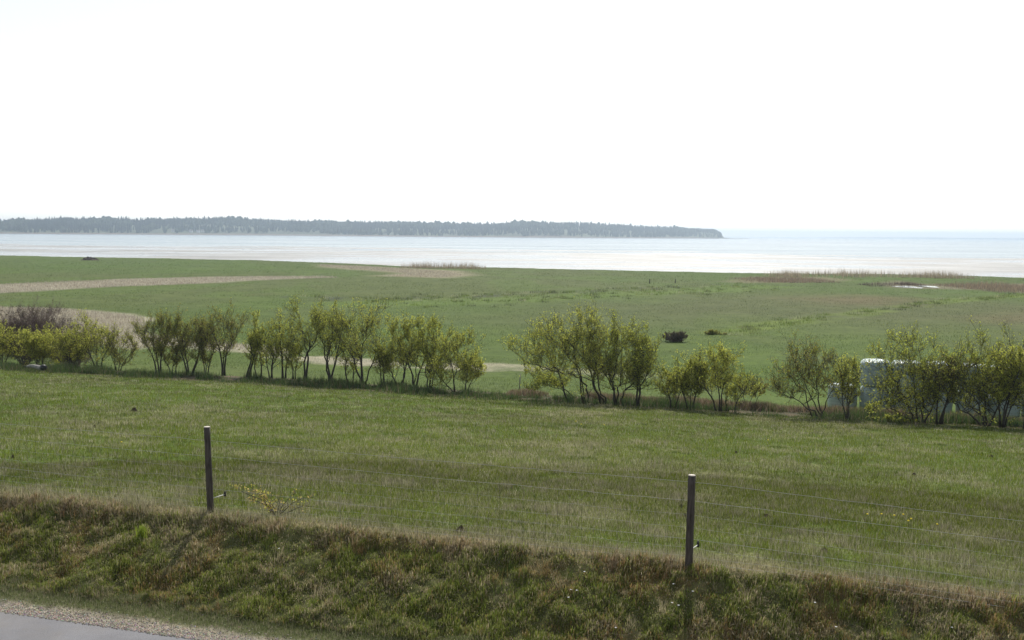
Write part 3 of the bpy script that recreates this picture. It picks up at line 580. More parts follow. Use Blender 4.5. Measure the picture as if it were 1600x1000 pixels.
T(945, 631, 479, 885, 960, 3, 1.15, 'y', 'tallest hawthorn of the middle group, slanting trunk behind the arched one', stems=[[(945, 631), (930, 605), (922, 575), (912, 545), (906, 492)], [(946, 630), (935, 600), (930, 560), (922, 520), (925, 488)], [(940, 620), (926, 590), (935, 550), (940, 500)]])
T(963, 634, 486, 940, 1008, 4, 1.15, 'g', 'hawthorn with a dense crown and limb reaching right in the middle group', stems=[[(963, 634), (957, 605), (950, 575), (948, 540), (955, 498)], [(963, 634), (966, 605), (972, 570), (970, 500)], [(965, 632), (975, 608), (990, 590), (1002, 560), (1005, 520)], [(962, 633), (955, 590), (962, 550), (985, 500)]])
T(997, 635, 506, 976, 1032, 3, 1.1, 'g', 'slim hawthorn with a tall narrow fan at the right end of the middle group', stems=[[(997, 635), (998, 605), (993, 570), (988, 520)], [(998, 634), (1000, 600), (1012, 575), (1018, 520)], [(997, 630), (996, 590), (1003, 550), (1004, 515)]])
T(1050, 637, 556, 1034, 1070, 3, .8, 'y', 'thin many stemmed hawthorn just right of the gap after the middle group', leafn=.7)
T(1078, 640, 542, 1058, 1098, 5, .8, 'g', 'hawthorn with a cluster of upright slim stems left of the bright round one', leafn=.8)
T(1123, 643, 532, 1084, 1150, 3, 1.1, 'y', 'bright yellow green round topped hawthorn with a slanting left stem', stems=[[(1120, 642), (1110, 615), (1096, 590), (1088, 565)], [(1124, 643), (1122, 600), (1115, 570), (1112, 542)], [(1127, 643), (1128, 600), (1134, 570), (1132, 540)]], leafn=1.2)
T(1143, 643, 562, 1130, 1172, 2, .8, 'g', 'small hawthorn touching the right side of the bright round one', leafn=.8)
T(1170, 637, 583, 1156, 1198, 3, .6, 'b', 'tiny open hawthorn alone at the start of the wide gap', leafn=.6, low=.4)
T(1282, 657, 526, 1205, 1322, 4, .95, 'b', 'wide open V shaped hawthorn with a long low limb to the left before the bales', stems=[[(1281, 657), (1268, 640), (1245, 622), (1222, 608), (1208, 600)], [(1281, 657), (1270, 625), (1255, 595), (1238, 560), (1230, 540)], [(1283, 657), (1278, 620), (1272, 585), (1272, 540)], [(1284, 657), (1292, 625), (1300, 600), (1300, 560)], [(1270, 625), (1256, 605), (1238, 585), (1222, 570)]], leafn=.65, low=.4)
T(1325, 659, 530, 1300, 1350, 3, 1.0, 'y', 'upright hawthorn standing before the lowest leftmost bales', leafn=.6)
T(1362, 652, 612, 1354, 1374, 2, .5, 'g', 'thin sapling before the foot of the bale stack', leafn=.4)
T(1395, 668, 646, 1362, 1430, 6, .5, 'g', 'low spreading yellow green bush on the ledge beneath the bales', low=.05, name='hawthorn_bush', cat='bush', leafn=1.2)
T(1439, 671, 507, 1364, 1470, 5, 1.25, 'g', 'big bushy hawthorn with a fan of limbs hiding the bale stack', stems=[[(1436, 670), (1425, 640), (1412, 610), (1395, 580), (1380, 545)], [(1438, 671), (1432, 630), (1425, 590), (1410, 530)], [(1440, 671), (1442, 630), (1440, 580), (1432, 520)], [(1442, 670), (1450, 635), (1458, 600), (1462, 550)], [(1438, 670), (1420, 655), (1398, 640), (1385, 625)]])
T(1466, 668, 518, 1446, 1505, 3, 1.0, 'b', 'sparser hawthorn between the two big bushy ones on the right', leafn=.8)
T(1540, 677, 512, 1480, 1570, 5, 1.2, 'g', 'big hawthorn with dark low limbs curling left near the right edge', stems=[[(1538, 677), (1520, 650), (1500, 635), (1490, 615), (1484, 590)], [(1540, 677), (1530, 640), (1515, 600), (1502, 545)], [(1542, 677), (1540, 630), (1535, 590), (1528, 525)], [(1543, 677), (1552, 640), (1558, 590), (1560, 540)]])
T(1565, 682, 514, 1545, 1612, 4, 1.15, 'y', 'dense hawthorn with three dark upright trunks, last but one on the right', leafn=1.1)
T(1602, 690, 516, 1575, 1650, 4, 1.1, 'g', 'hawthorn cut off by the right edge of the photo')
T(38, 558, 476, -30, 102, 9, 1.5, 'n', 'purple brown leafless bramble thicket behind the bushes on the left', leafn=.25, twigk=1.7, low=.05, name='bramble_thicket', cat='thicket', group=None, t_clamp=(46, 49), bark=M_twigbrown)
T(120, 560, 512, 70, 160, 6, 1.2, 'n', 'low dark bare bramble patch showing between the yellow bushes', leafn=.2, twigk=1.5, low=.05, name='bramble_thicket', cat='thicket', group=None, t_clamp=(46, 49), bark=M_twigbrown)
T(1057, 534, 517, 1036, 1078, 9, 1.3, 'n', 'low reddish brown shrub alone in the open meadow', leafn=.3, twigk=1.3, low=.05, name='meadow_shrub', cat='shrub', group=None, t_clamp=None, bark=M_dry)
T(1112, 523, 514, 1098, 1130, 6, 1.0, 'b', 'smaller dark shrub at the ditch right of the reddish brown one', leafn=.5, twigk=1.2, low=.05, name='meadow_shrub', cat='shrub', group=None, t_clamp=None, bark=M_dry)

# ------------------------------------------------------------------ fence
P1 = (-4.43, 15.0); P2 = (2.23, 12.97)
def at_t(px, py, t_):
    d = raydir(px, py); k = t_ / (d.x * NX + d.y * NY); return d.x * k, d.y * k, z1(d.x * k, d.y * k)

x1, y1, z_1 = at_t(329, 795, 12.86); x2, y2, z_2 = at_t(1076, 891, 12.54)
s1, t1 = st(x1, y1); s2, t2 = st(x2, y2)
fence = thing('wire_fence', 'wire mesh stock fence on round dark wooden posts along the top of the bank', 'fence', ((x1 + x2) / 2, (y1 + y2) / 2, (z_1 + z_2) / 2)); fo = np.array(fence.location)
def fpos(s):
    k = (s - s1) / (s2 - s1); return x1 + (x2 - x1) * k, y1 + (y2 - y1) * k
dS = s2 - s1; posts = [s1 - dS, s1, s2, s2 + dS]
PH = {}
for q, s in enumerate(posts):
    x, y = fpos(s); z = z1(x, y); D = x * F.x + y * F.y + (z - CAMZ) * F.z
    H = {1: (795 - 667.5) / FPX * D * 1.03, 2: (891 - 742.5) / FPX * D * 1.03}.get(q, 1.25); PH[q] = (x, y, z, H)
    vb = project(x, y, z)[1]; H = {1: (vb - 667.5) / FPX * D * 1.012, 2: (vb - 742.5) / FPX * D * 1.012}.get(q, 1.25); PH[q] = (x, y, z, H); rp = .048; leanx = {1: -.035, 2: .012}.get(q, .0)
    tb = TB(); n = 14; hh = np.linspace(-.3, H, n); ax = np.stack([x + leanx * hh / H, y + 0 * hh, z + hh], -1)
    rad = rp * (1.05 - .10 * np.linspace(0, 1, n)) * (1 + .02 * rng.normal(size=n)); tb.tube(ax, rad, 20, True, .05); po = tb.build('post', M_post, fence, off=fo)
    tb = TB(); top = ax[-1]; tb.tube([top + (0, 0, .0015), top + (0, 0, .009)], np.array([rad[-1] * 1.0, rad[-1] * .93]), 20); tb.build('post_end', M_posttop, po, off=fo)
    # offset insulator low on the far side
    d = np.array([math.sin(R(34)), math.cos(R(34)), .0]); p0 = np.array([x, y, z + .20]); L = .27
    tb = TB(); tb.tube([p0 + d * .05, p0 + d * L + (0, 0, .01)], .006, 6); ins = tb.build('offset_rod', M_white, po, off=fo)
    e = p0 + d * L; tb = TB(); tb.tube([e + (0, 0, -.02), e + (0, 0, -.005), e + (0, 0, .012), e + (0, 0, .03), e + (0, 0, .052), e + (0, 0, .06)], np.array([.013, .021, .014, .019, .013, .006]), 10); tb.build('insulator', M_black, ins, off=fo)
    for hw in (1.06, .82, .45, .15):                     # staples
        if hw > H - .04: continue
        tb = TB(); f_ = np.array([NX, NY, 0]); b3 = np.array([x + leanx * hw / H, y, z + hw]) + f_ * (rp + .001); w3 = np.array([SX, SY, 0]) * .002
        tb.tube([b3 - f_ * .012 + (0, 0, .012), b3 + f_ * .006 + (0, 0, .010), b3 + f_ * .006 - (0, 0, .010), b3 - f_ * .012 - (0, 0, .012)], .002, 4); tb.build('staple', M_wire, po, off=fo)
def wireline(h, r, name, sag=.0, zig=0):
    tb = TB(); P = []
    for q in range(3):
        xa, ya, za, Ha = PH[q]; xb, yb, zb, Hb = PH[q + 1]
        for k in np.linspace(0, 1, 25)[: 25 if q == 2 else 24]:
            P.append([xa + (xb - xa) * k + NX * .056, ya + (yb - ya) * k + NY * .056, za + (zb - za) * k + h * (1 + 0 * k) - sag * 4 * k * (1 - k) + .004 * rng.normal()])
    P = np.array(P)
    if h < .5: g_ = zf(P[:, 0], P[:, 1]) + h * .9; P[:, 2] = np.maximum(P[:, 2], np.convolve(np.pad(g_, 3, 'edge'), np.ones(7) / 7, 'valid'))
    tb.tube(P, r, 5, False); return P, tb
for h, r, nm, sg in ((1.06, .0022, 'top_wire', .015),):
    _, tb = wireline(h, r, nm, sg); tb.build(nm, M_wire, fence, off=fo)
mesh_tb = TB(); rows = []; stay_tb = TB()
for h in (.82, .64, .48, .34, .22, .12, .04):
    P, tb = wireline(h, .0017, 'm', .01); rows.append(P); mesh_tb.tube(P, .0017 if h in (.82, .04) else .0011, 4, False)
top_, bot_ = rows[0], rows[-1]; cum = np.concatenate([[0], np.cumsum(np.hypot(*(top_[1:, :2] - top_[:-1, :2]).T))])
for d in np.arange(.05, cum[-1], .16):
    pts = [[np.interp(d + .006 * rng.normal(), cum, Pq[:, c_]) for c_ in range(3)] for Pq in rows]; stay_tb.tube(np.array(pts), .0012, 4, False)
stay_tb.build('stay_wires', M_stay, fence, off=fo)
mesh_tb.build('wire_mesh', M_wire, fence, off=fo)
_, tb = wireline(.26, .0012, 'electric', .01); tb.G = {k: [(p + np.array([math.sin(R(34)), math.cos(R(34)), 0]) * .24, r) for p, r in L] for k, L in tb.G.items()}; tb.build('electric_wire', M_wire, fence, off=fo)

# ------------------------------------------------------------------ wild rose at the fence
x, y, z = ground(432, 806); z += 0
wd, tw, lv = TB(), TB(), []
m_ = math.hypot(x, y) / FPX
for (dx, dh) in ((-58, 50), (-48, 30), (-40, 44), (-20, 34), (-10, 22), (4, 30), (28, 34), (58, 30), (62, 18), (20, 18), (-30, 20)):
    e = np.array([dx * m_, rng.normal() * .12, dh * m_]); P = np.array([[0, 0, -.03], e * (.35, .35, .5), e * (.72, .7, .85), e]) + np.array([x, y, z]); P[1:3] += rng.normal(size=(2, 3)) * .025
    wd.tube(P, np.array([.007, .005, .004, .0025]), 5)
    for k in range(9):
        q = .9 + 2.1 * rng.random(); i_ = min(int(q), 2); p = P[i_] * (1 - q + i_) + P[i_ + 1] * (q - i_); B, _ = curve(p, rng.normal(size=3) + np.array([0, 0, .6]), rng.uniform(.05, .14), 2, .3, .3); tw.tube(B, .002, 3, False)
        nn = rng.poisson(7 if dx < 0 else 2.5); lv.append(B[rng.integers(0, 3, nn)] + rng.normal(size=(nn, 3)) * .018)
base = (x, y, z - .03); rose = thing('wild_rose', 'small yellow leaved wild rose on the bank lip right of the left fence post', 'shrub', base)
wd.build('stems', M_bark, rose, off=base); lv = np.concatenate(lv)
cw = leafmesh(lv, .032, [(.48, .42, .10), (.40, .42, .09), (.50, .38, .14)], 'leaves', rose, base)
tw.build('twigs', M_twigbrown, rose, off=base)['kind'] = 'stuff'

# ------------------------------------------------------------------ silage bales
M_film, t, b = newmat('pale_green_film_wrap', .28, .5)
tc = t.nodes.new('ShaderNodeTexCoord'); mp = t.nodes.new('ShaderNodeMapping'); mp.inputs['Scale'].default_value = (1, 1, 7); t.links.new(tc.outputs['Object'], mp.inputs[0])
nf = noise(t, 2.2, 5, .6, mp.outputs[0], 1.0); t.links.new(ramp(t, nf, [(.3, (.29, .40, .36)), (.7, (.50, .61, .55))]), b.inputs['Base Color'])
nf2 = noise(t, 9, 4, .6, mp.outputs[0], 2); bump(t, b, nf2, .8, .05); b.inputs['Coat Weight'].default_value = .3
def bale_mesh(seed):
    r_ = np.random.default_rng(seed); n = 40; prof = [(0, 0), (.30, .0), (.50, .012), (.585, .05), (.63, .13), (.645, .3), (.65, .55), (.65, .8), (.635, 1.0), (.60, 1.10), (.52, 1.165), (.35, 1.19), (.15, 1.185), (0, 1.18)]
    rings = []
    for (r, h) in prof[1:-1]:
        a_ = np.arange(n) * 2 * np.pi / n; k = 1 + .018 * np.sin(a_ * 2 + seed) + .012 * np.sin(a_ * 9 + h * 7 + seed) + .008 * r_.normal(size=n)
        rings.append(np.stack([r * k * np.cos(a_), r * k * np.sin(a_), np.full(n, h) + .008 * r_.normal(size=n)], -1))
    Vv = np.concatenate(rings + [np.array([[0, 0, 0], [0, 0, 1.18]])]); m = len(rings)
    i = np.arange(m - 1)[:, None] * n + np.arange(n)[None]; j = np.arange(m - 1)[:, None] * n + (np.arange(n)[None] + 1) % n
    Qd = np.stack([i, j, j + n, i + n], -1).reshape(-1, 4); k = np.arange(n); kk = (k + 1) % n; c0 = m * n
    Td = np.concatenate([np.stack([np.full(n, c0), kk, k], -1), np.stack([np.full(n, c0 + 1), k + (m - 1) * n, kk + (m - 1) * n], -1)])
    return Vv, Qd, Td
bx0, by0, _ = ground(1316, 641)
d0 = raydir(1316, 641); tB = 48.6; k0 = tB / (d0.x * NX + d0.y * NY); sB, _ = st(d0.x * k0, d0.y * k0)
blab = {'lower': ['leftmost bale of the lower layer, clear of the stack above', 'second bale from the left in the lower layer of the stack', 'third bale from the left in the lower layer of the stack', 'fourth bale from the left in the lower layer of the wrapped stack', 'fifth bale from the left in the lower layer, behind the sparser hawthorn', 'sixth bale from the left in the lower layer, behind the curling limbs', 'seventh bale from the left in the lower layer, by the right edge'],
        'upper': ['leftmost bale of the upper layer with bright sunlit top showing between hawthorns', 'second bale from the left in the upper layer of the wrapped stack', 'third bale from the left in the upper layer, behind the sparser hawthorn', 'fourth bale from the left in the upper layer, behind the curling limbs', 'fifth bale from the left in the upper layer, by the right edge', ]}
for layer, n0 in (('lower', 7), ('upper', 5)):
    for k in range(n0):
        ss_ = sB + 1.345 * k + (1.32 if layer == 'upper' else 0) + rng.normal() * .02; x, y = xy(ss_, tB + rng.normal() * .05); zb = z1(*xy(sB + 1.345 * k, tB)) if layer == 'lower' else 0
        if layer == 'lower': zl = min(1.62, zb)
        z = 1.64 + (1.175 if layer == 'upper' else 0)
        Vv, Qd, Td = bale_mesh(k + (20 if layer == 'upper' else 0)); th = rng.random() * 6.28
        o = npmesh('silage_bale', Vv, [Qd, Td], M_film, smooth=True); o.location = (x, y, z); o.rotation_euler = (0, 0, th)
        tag(o, 'pale green wrapped ' + blab[layer][k], 'hay bale', 'wrapped silage bales stacked behind the hedge')

# ------------------------------------------------------------------ log, molehills, dandelions, stakes, drift heap
xa, ya, za = at_t(43, 564, 42.7); xb, yb, zb = at_t(67, 575, 42.0)
tb = TB(); A0 = np.array([xa, ya, za + .24]); B0 = np.array([xb, yb, zb + .30]); P = np.array([A0 * (1 - k) + B0 * k + np.array([0, 0, .04 * math.sin(k * 5)]) for k in np.linspace(0, 1, 9)])
lo = thing('fallen_log', 'grey barkless fallen log with dark cut end lying in grass at left', 'log', (xb, yb, zb)); tb.tube(P, np.linspace(.07, .13, 9), 10, True, .15); tb.build('log_body', M_log, lo, off=(xb, yb, zb))
tb = TB(); dl = (B0 - A0) / np.linalg.norm(B0 - A0); tb.tube([B0 - dl * .05, B0 + dl * .10, B0 + dl * .2], np.array([.15, .17, .12]), 10, True, .2); tb.build('dark_end', M_black, lo, off=(xb, yb, zb))
def mound(name, px, py, wpx, h, label, cat, mat, group=None, asp=.8):
    x, y, z = ground(px, py); k = math.hypot(x, y) / FPX; r = wpx * k / 2; n, m = 18, 6; r_ = rng
    Vv = [[0, 0, h]]; 
    for i_ in range(1, m + 1):
        for j_ in range(n):
            a_ = j_ * 2 * math.pi / n; q = i_ / m; rr_ = r * q * (1 + .25 * r_.normal() * .5); Vv.append([rr_ * math.cos(a_), rr_ * math.sin(a_) * asp, h * (1 - q * q) * (1 + .3 * r_.normal()) - .05 * q])
    kk = np.arange(n); Td = np.stack([np.zeros(n, int), 1 + kk, 1 + (kk + 1) % n], -1)
    i = 1 + np.arange(m - 1)[:, None] * n + kk[None]; j = 1 + np.arange(m - 1)[:, None] * n + (kk[None] + 1) % n
    o = npmesh(name, np.array(Vv), [np.stack([i, i + n, j + n, j], -1).reshape(-1, 4), Td], mat); o.location = (x, y, z); return tag(o, label, cat, group)
G = 'molehills in the pasture'
for (px, py, w_, h, lb) in ((210, 643, 14, .10, 'dark molehill left of and beyond the left fence post'), (148, 668, 8, .06, 'small dark molehill nearer than the one beyond the left post, further left'), (20, 716, 9, .06, 'small molehill at the far left of the pasture'),
                            (720, 831, 26, .07, 'crumbly brown molehill nearest the bank lip between the posts'), (1064, 793, 16, .05, 'dark molehill just left of the middle of the right post'), (1070, 808, 12, .05, 'dark soil crumbs left of the right post, nearer than the other molehill there'),
                            (1198, 808, 26, .05, 'low dark molehill right of the right post'), (1288, 862, 20, .05, 'grey brown molehill right of the right post, close to the bank'), (1428, 743, 13, .06, 'dark molehill far right behind the fence top wire'), (1547, 714, 14, .06, 'molehill at the far right close to the hedge'),
                            (1150, 708, 8, .05, 'tiny molehill beyond the right post')):
    mound('molehill', px, py, w_, h, lb, 'molehill', M_soil, G)
mound('drift_heap', 140, 406.5, 30, .7, 'dark low heap of drift weed on the shore at left', 'drift heap', M_soil, None, .5)
for (px, py) in ((1355, 814), (1377, 814), (1397, 814), (1411, 814), (1419, 822), (1423, 822), (1464, 829), (900, 664), (908, 667), (944, 669), (1200, 694), (190, 697), (62, 616), (1318, 671)):
    x, y, z = ground(px, py); hgt = rng.uniform(.07, .12); far_ = math.hypot(x, y) > 22
    dl_ = 'yellow dandelion in the loose patch right of the right fence post' if 1340 < px < 1480 else {900: 'yellow dandelion below the middle hedge group, leftmost of three', 908: 'yellow dandelion below the middle hedge group, between two others', 944: 'yellow dandelion below the middle hedge group, rightmost of three', 1200: 'lone yellow dandelion in the pasture far above the right fence post', 190: 'lone yellow dandelion just left of the top of the left fence post', 62: 'lone yellow dandelion far left, below the fallen grey log', 1318: 'lone yellow dandelion at the edge of the hedge shade on the right'}[px]
    o = thing('dandelion', dl_, 'dandelion', (x, y, z), 'dandelions in the pasture')
    tb = TB(); tb.tube([(0, 0, -.02), (.004, 0, hgt * .6), (0, 0, hgt)], .0025, 5); tb.build('stem', M_stem, o)
    tb = TB(); r = .017 if not far_ else .022; tb.tube([(0, 0, hgt - .004), (0, 0, hgt + .003), (0, 0, hgt + .012), (0, 0, hgt + .016)], np.array([.005, r, r * .85, r * .4]), 12, True, .25); tb.build('flower', M_yellow, o)
for (px, py) in ((892, 929), (901, 931), (888, 943), (1052, 919), (1082, 935), (1050, 949), (1060, 955), (1273, 953), (1306, 989), (962, 989), (436, 864), (1487, 989), (913, 900)):
    x, y, z = ground(px, py); hgt = rng.uniform(.05, .09); o = thing('daisy', 'tiny white daisy alone on the bank midway between the fence posts' if px == 436 else 'tiny white daisy left of the right post shadow on the bank' if px < 1000 else 'tiny white daisy beside the right post shadow on the bank' if px < 1100 else 'tiny white daisy on the bank towards the lower right corner', 'daisy', (x, y, z), 'daisies on the bank')
    tb = TB(); tb.tube([(0, 0, -.02), (.004, 0, hgt * .6), (0, 0, hgt)], .002, 5); tb.build('stem', M_stem, o)
    tb = TB(); tb.tube([(0, 0, hgt - .003), (0, 0, hgt + .002), (0, 0, hgt + .005)], np.array([.004, .015, .006]), 12, True, .25); tb.build('flower', M_petal, o)
x, y, z = ground(222, 842); n = 260; r_ = np.abs(rng.normal(0, .045, n)); a_ = rng.random(n) * 6.28; bx_ = x + r_ * np.cos(a_); by_ = y + r_ * np.sin(a_)
tag(blades('grass_tuft', bx_, by_, rng.uniform(.10, .24, n), rng.uniform(.005, .009, n), pick(n, [(.30, .38, .05), (.24, .32, .05)], [1, 1]), .35, True), 'bright yellow green grass tuft on the bank left of the left post shadow', 'grass tuft')
for (px, py, hp, lb) in ((812, 607, 23, 'thin grey stake standing in the gap of the hedge, left of the middle group'), (1015, 443, 7, 'tiny dark stake far out in the meadow, left of its twin'), (1055, 442, 6, 'tiny dark stake far out in the meadow, right of its twin')):
    x, y, z = ground(px, py); k = math.hypot(x, y) / FPX; tb = TB(); H = hp * k; tb.tube([(0, 0, -.2), (.01, 0, H * .5), (.02, .01, H)], np.array([.035, .032, .03]) * (1 if px < 900 else 2.5), 8, True, .15)
    o = tb.build('stake', M_post if px > 900 else M_log); o.location = (x, y, z); tag(o, lb, 'stake')

# ------------------------------------------------------------------ far coast
wl = [(-500, 361.0), (0, 365.0), (400, 367.6), (800, 371.0), (1000, 372.2), (1130, 372.7)]
WX, WY = zip(*[pxplane(a_, b_, 0) for a_, b_ in wl]); 
tops = [(-500, 343), (-100, 344), (0, 343), (60, 342), (100, 339), (150, 340), (200, 340), (217, 343), (260, 340), (330, 339), (400, 341), (430, 342), (500, 345), (560, 346), (640, 346), (700, 349), (745, 350), (790, 347), (850, 345), (900, 346), (950, 349), (1000, 353), (1060, 355), (1080, 357), (1100, 355), (1115, 356), (1125, 362), (1133, 369), (1138, 372.2)]
TPX = np.array([a_ for a_, _ in tops]); TPY = np.array([b_ for _, b_ in tops]); WLX = np.array([a_ for a_, _ in wl]); WLY = np.array([b_ for _, b_ in wl])
upx = np.arange(-480, 1172, 3.0); SH = []; 
for px in upx:
    wy_ = np.interp(px, WLX, WLY); X_, Y_ = pxplane(px, wy_, 0)
    if px > 1130: X_, Y_ = pxplane(px, 372.9, 0)
    top = np.interp(px, TPX, TPY) if px < 1138 else 372.3
    Hh = max((wy_ - top) / FPX * Y_, 0); SH.append((X_, Y_, Hh))
SH = np.array(SH); nc = len(SH); TREE_H = np.clip(SH[:, 2] * .40, 0, 13)
gh = np.clip(SH[:, 2] * 1.08 - TREE_H, .8, None)
rows_ = [(0, -.5), (8, .0), (14, .5), (30, .14), (90, .35), (170, .62), (260, .9), (330, 1.0), (450, .9), (700, .3), (900, -.05)]
Vh = []; 
for ri, (dep, f) in enumerate(rows_):
    for ci in range(nc):
        X_, Y_, _h = SH[ci]; l = math.hypot(X_, Y_); px = upx[ci]; taper = 1 if px < 1090 else max(0.05, (1150 - px) / 60)
        dd_ = dep * (taper if px > 1090 else 1) ; hz = (f if f not in (.5,) else 0) * gh[ci]; 
        if dep == 8: hz = .5
        if dep == 14: hz = 2.2 if px < 1120 else .9
        hz = max(hz, 1.0) if 14 <= dep < 700 and px < 1130 else hz
        if px >= 1130: hz = min(hz, 2.4)
        n_ = (vn(np.array([X_ * .01]), np.array([dep * .02 + 5.]), 200)[0] - .5) * 5 if 30 <= dep <= 450 and px < 1090 else 0
        Vh.append([X_ + X_ / l * dd_, Y_ + Y_ / l * dd_, max(hz + n_, -1 if dep in (0, 900) else .6)])
Vh = np.array(Vh); i = (np.arange(len(rows_) - 1)[:, None] * nc + np.arange(nc - 1)[None]).ravel()
hxc = fbm(Vh[:, 0] * .006, Vh[:, 1] * .01, 210); hcol = np.where((hxc > .5)[:, None], [[.065, .085, .035]], [[.045, .060, .030]]); hcol[:nc * 3] = (.15, .115, .085)
M_hill = foliage_mat('far_hillside', 0.0, .9)
o = npmesh('far_hills', Vh, [np.stack([i, i + 1, i + nc + 1, i + nc], -1)], M_hill, col=hcol, smooth=True); o['kind'] = 'structure'
HR = Vh.reshape(len(rows_), nc, 3); depths = np.array([r[0] for r in rows_], float)
def hillz(px, dep):
    ci = np.clip((px - upx[0]) / 3.0, 0, nc - 1.001); c0 = ci.astype(int); fc = ci - c0
    ri = np.interp(dep, depths, np.arange(len(depths))); r0 = np.minimum(ri.astype(int), len(depths) - 2); fr = ri - r0
    q = lambda a_, b_: HR[a_, b_]
    return ((q(r0, c0).T * (1 - fc) + q(r0, c0 + 1).T * fc) * (1 - fr) + (q(r0 + 1, c0).T * (1 - fc) + q(r0 + 1, c0 + 1).T * fc) * fr).T
N = 15000; px = rng.uniform(-470, 1128, N); dep = np.where(rng.random(N) < .5, rng.uniform(240, 400, N), rng.uniform(28, 380, N))
ok = np.ones(N, bool); HOUSES = [(271, 60, 10), (298, 45, 6), (309, 40, 7), (316, 50, 6)]
for hx, hd, _ in HOUSES: ok &= ~((np.abs(px - hx) < 5) & (dep < hd + 25))
ok &= ~((dep < 200) & (vn(px * .02, dep * .02, 220) > .66)); px, dep = px[ok], dep[ok]; N = len(px); B = hillz(px, dep)
th_ = np.interp(px, upx, TREE_H); th_ = th_ * rng.uniform(.55, 1.05, N) * (.9 + .2 * vn(px * .05, dep * .01, 230)) + 1.5; th_ = np.where(px > 1095, th_ * .7, th_)
tall = (rng.random(N) < .10) & (dep > 240) & (px < 1060); th_ = np.where(tall, th_ * 1.35, th_)
conif = vn(px * .03, dep * .01, 240) < .6; k = 6; rings = [(0., .12), (.12, .9), (.45, .75), (.75, .42), (1, 0.02)]; rings2 = [(0, .2), (.25, 1.0), (.55, 1.05), (.85, .6), (1, .1)]
rad = th_ * np.where(conif, .16, .30); a_ = np.arange(k) * 2 * np.pi / k; VV = []
for (h1, q1), (h2, q2) in zip(rings, rings2):
    hh_ = np.where(conif, h1, h2); q = np.where(conif, q1, q2); jr = rng.uniform(.7, 1.3, (N, k))
    VV.append(np.stack([B[:, 0, None] + (rad * q)[:, None] * jr * np.cos(a_), B[:, 1, None] + (rad * q)[:, None] * jr * np.sin(a_), B[:, 2, None] - .3 + (th_ * hh_)[:, None] + 0 * jr], -1))
VV = np.stack(VV, 1).reshape(-1, 3); lv_ = np.arange(4)[:, None] * k + np.arange(k)[None]; lj = np.arange(4)[:, None] * k + (np.arange(k)[None] + 1) % k
q0 = np.stack([lv_, lj, lj + k, lv_ + k], -1).reshape(-1, 4); QF = (q0[None] + np.arange(N)[:, None, None] * 30).reshape(-1, 4)
tc_ = np.where(conif[:, None], [[.022, .034, .024]], [[.042, .058, .030]]) * rng.uniform(.6, 1.5, (N, 1))
tag(npmesh('far_forest', VV, [QF], M_hill, col=np.repeat(tc_, 30, 0)), 'dark conifer wood covering the far shore and headland', 'forest', kind='stuff')
M_hw = simple('white_house_wall', (.75, .75, .72), (.82, .82, .80), 1, .8, .3, 0); M_hr = simple('grey_house_roof', (.25, .24, .23), (.34, .32, .31), 1, .8, .3, 0)
hl = ['white farmhouse on the far shore, leftmost and largest of the houses there', 'small white house on the far shore, second from the left', 'small white house on the far shore, third from the left', 'small white house on the far shore, rightmost of the cluster']
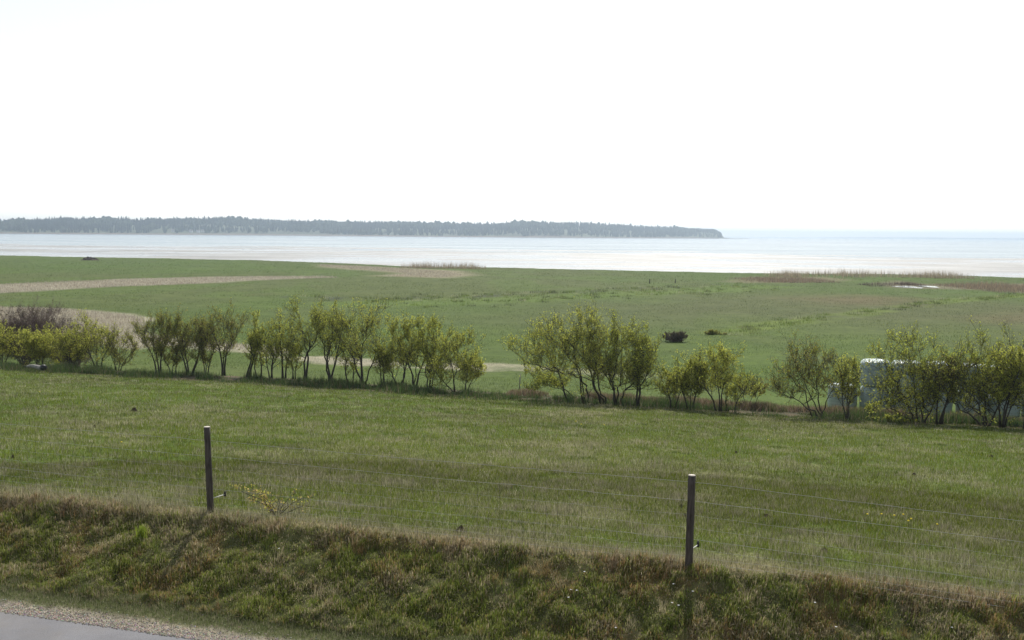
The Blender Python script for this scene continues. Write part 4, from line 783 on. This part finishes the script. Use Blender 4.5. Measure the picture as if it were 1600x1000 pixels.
for (hx, hd, wdt), lb in zip(HOUSES, hl):
    p = hillz(np.array([float(hx)]), np.array([float(hd)]))[0]; H_ = thing('farmhouse', lb, 'house', tuple(p), 'white houses on the far shore'); h, d_ = 3.2, 6.0
    v = np.array([[-wdt / 2, 0, -2], [wdt / 2, 0, -2], [wdt / 2, d_, -2], [-wdt / 2, d_, -2], [-wdt / 2, 0, h], [wdt / 2, 0, h], [wdt / 2, d_, h], [-wdt / 2, d_, h], [-wdt / 2, d_ / 2, h + 2.6], [wdt / 2, d_ / 2, h + 2.6]])
    npmesh('wall', v, [np.array([[0, 1, 5, 4], [1, 2, 6, 5], [2, 3, 7, 6], [3, 0, 4, 7]]), np.array([[4, 7, 8], [5, 9, 6]])], M_hw, H_)
    e = .4; r_ = np.array([[-wdt / 2 - e, -e, h - .2], [wdt / 2 + e, -e, h - .2], [wdt / 2 + e, d_ / 2, h + 2.8], [-wdt / 2 - e, d_ / 2, h + 2.8], [wdt / 2 + e, d_ + e, h - .2], [-wdt / 2 - e, d_ + e, h - .2]]); r2 = r_ + (0, 0, .25)
    npmesh('roof', np.concatenate([r_, r2]), [np.array([[6, 7, 8, 9], [9, 8, 10, 11], [1, 0, 3, 2], [2, 3, 5, 4], [0, 1, 7, 6], [4, 5, 11, 10], [1, 2, 8, 7], [2, 4, 10, 8], [3, 0, 6, 9], [5, 3, 9, 11]])], M_hr, H_)
# very distant low coast on the right horizon
pts = []
for a_ in np.linspace(1270, 1900, 60):
    X_, Y_ = pxplane(a_, 373.5 + (a_ - 1300) * .0095 - 3.1, 0) if False else (0, 0)
    Yd = 9000.; Xd = (a_ - 800) / FPX * Yd * 1.0; hh_ = 7 + 4 * vn(np.array([a_ * .03]), np.array([0.]), 250)[0]; hh_ *= min(1, max(.1, (a_ - 1270) / 180)); pts.append((Xd, Yd, hh_))
pts = np.array(pts); n = len(pts); Vc = np.concatenate([pts * (1, 1, 0) + (0, 0, -1), pts + (0, 30, 0), pts * (1, 1, 0) + (0, 400, 3), pts * (1, 1, 0) + (0, 420, -1)]); Vc[2 * n:3 * n, 2] = pts[:, 2]
i = (np.arange(3)[:, None] * n + np.arange(n - 1)[None]).ravel()
o = npmesh('distant_coast', Vc, [np.stack([i, i + 1, i + n + 1, i + n], -1)], M_hill, col=np.tile([[.05, .06, .04]], (4 * n, 1))); o['kind'] = 'structure'

# ------------------------------------------------------------------ haze
M_haze = bpy.data.materials.new('haze_air'); M_haze.use_nodes = True; t = M_haze.node_tree; t.nodes.remove(t.nodes['Principled BSDF'])
pv = t.nodes.new('ShaderNodeVolumePrincipled'); pv.inputs['Color'].default_value = (.70, .85, 1, 1); pv.inputs['Density'].default_value = .00021; pv.inputs['Anisotropy'].default_value = .4
t.links.new(pv.outputs[0], t.nodes['Material Output'].inputs['Volume'])
bx = np.array([[a_, b_, c_] for a_ in (-11500, 11500) for b_ in (-11500, 10800) for c_ in (-5.5, 58)])
hz = npmesh('haze', bx, [np.array([[0, 1, 3, 2], [4, 6, 7, 5], [0, 4, 5, 1], [2, 3, 7, 6], [0, 2, 6, 4], [1, 5, 7, 3]])], M_haze); hz['kind'] = 'stuff'; hz['label'] = 'thin pale summer haze over the bay and coast'; hz['category'] = 'haze'
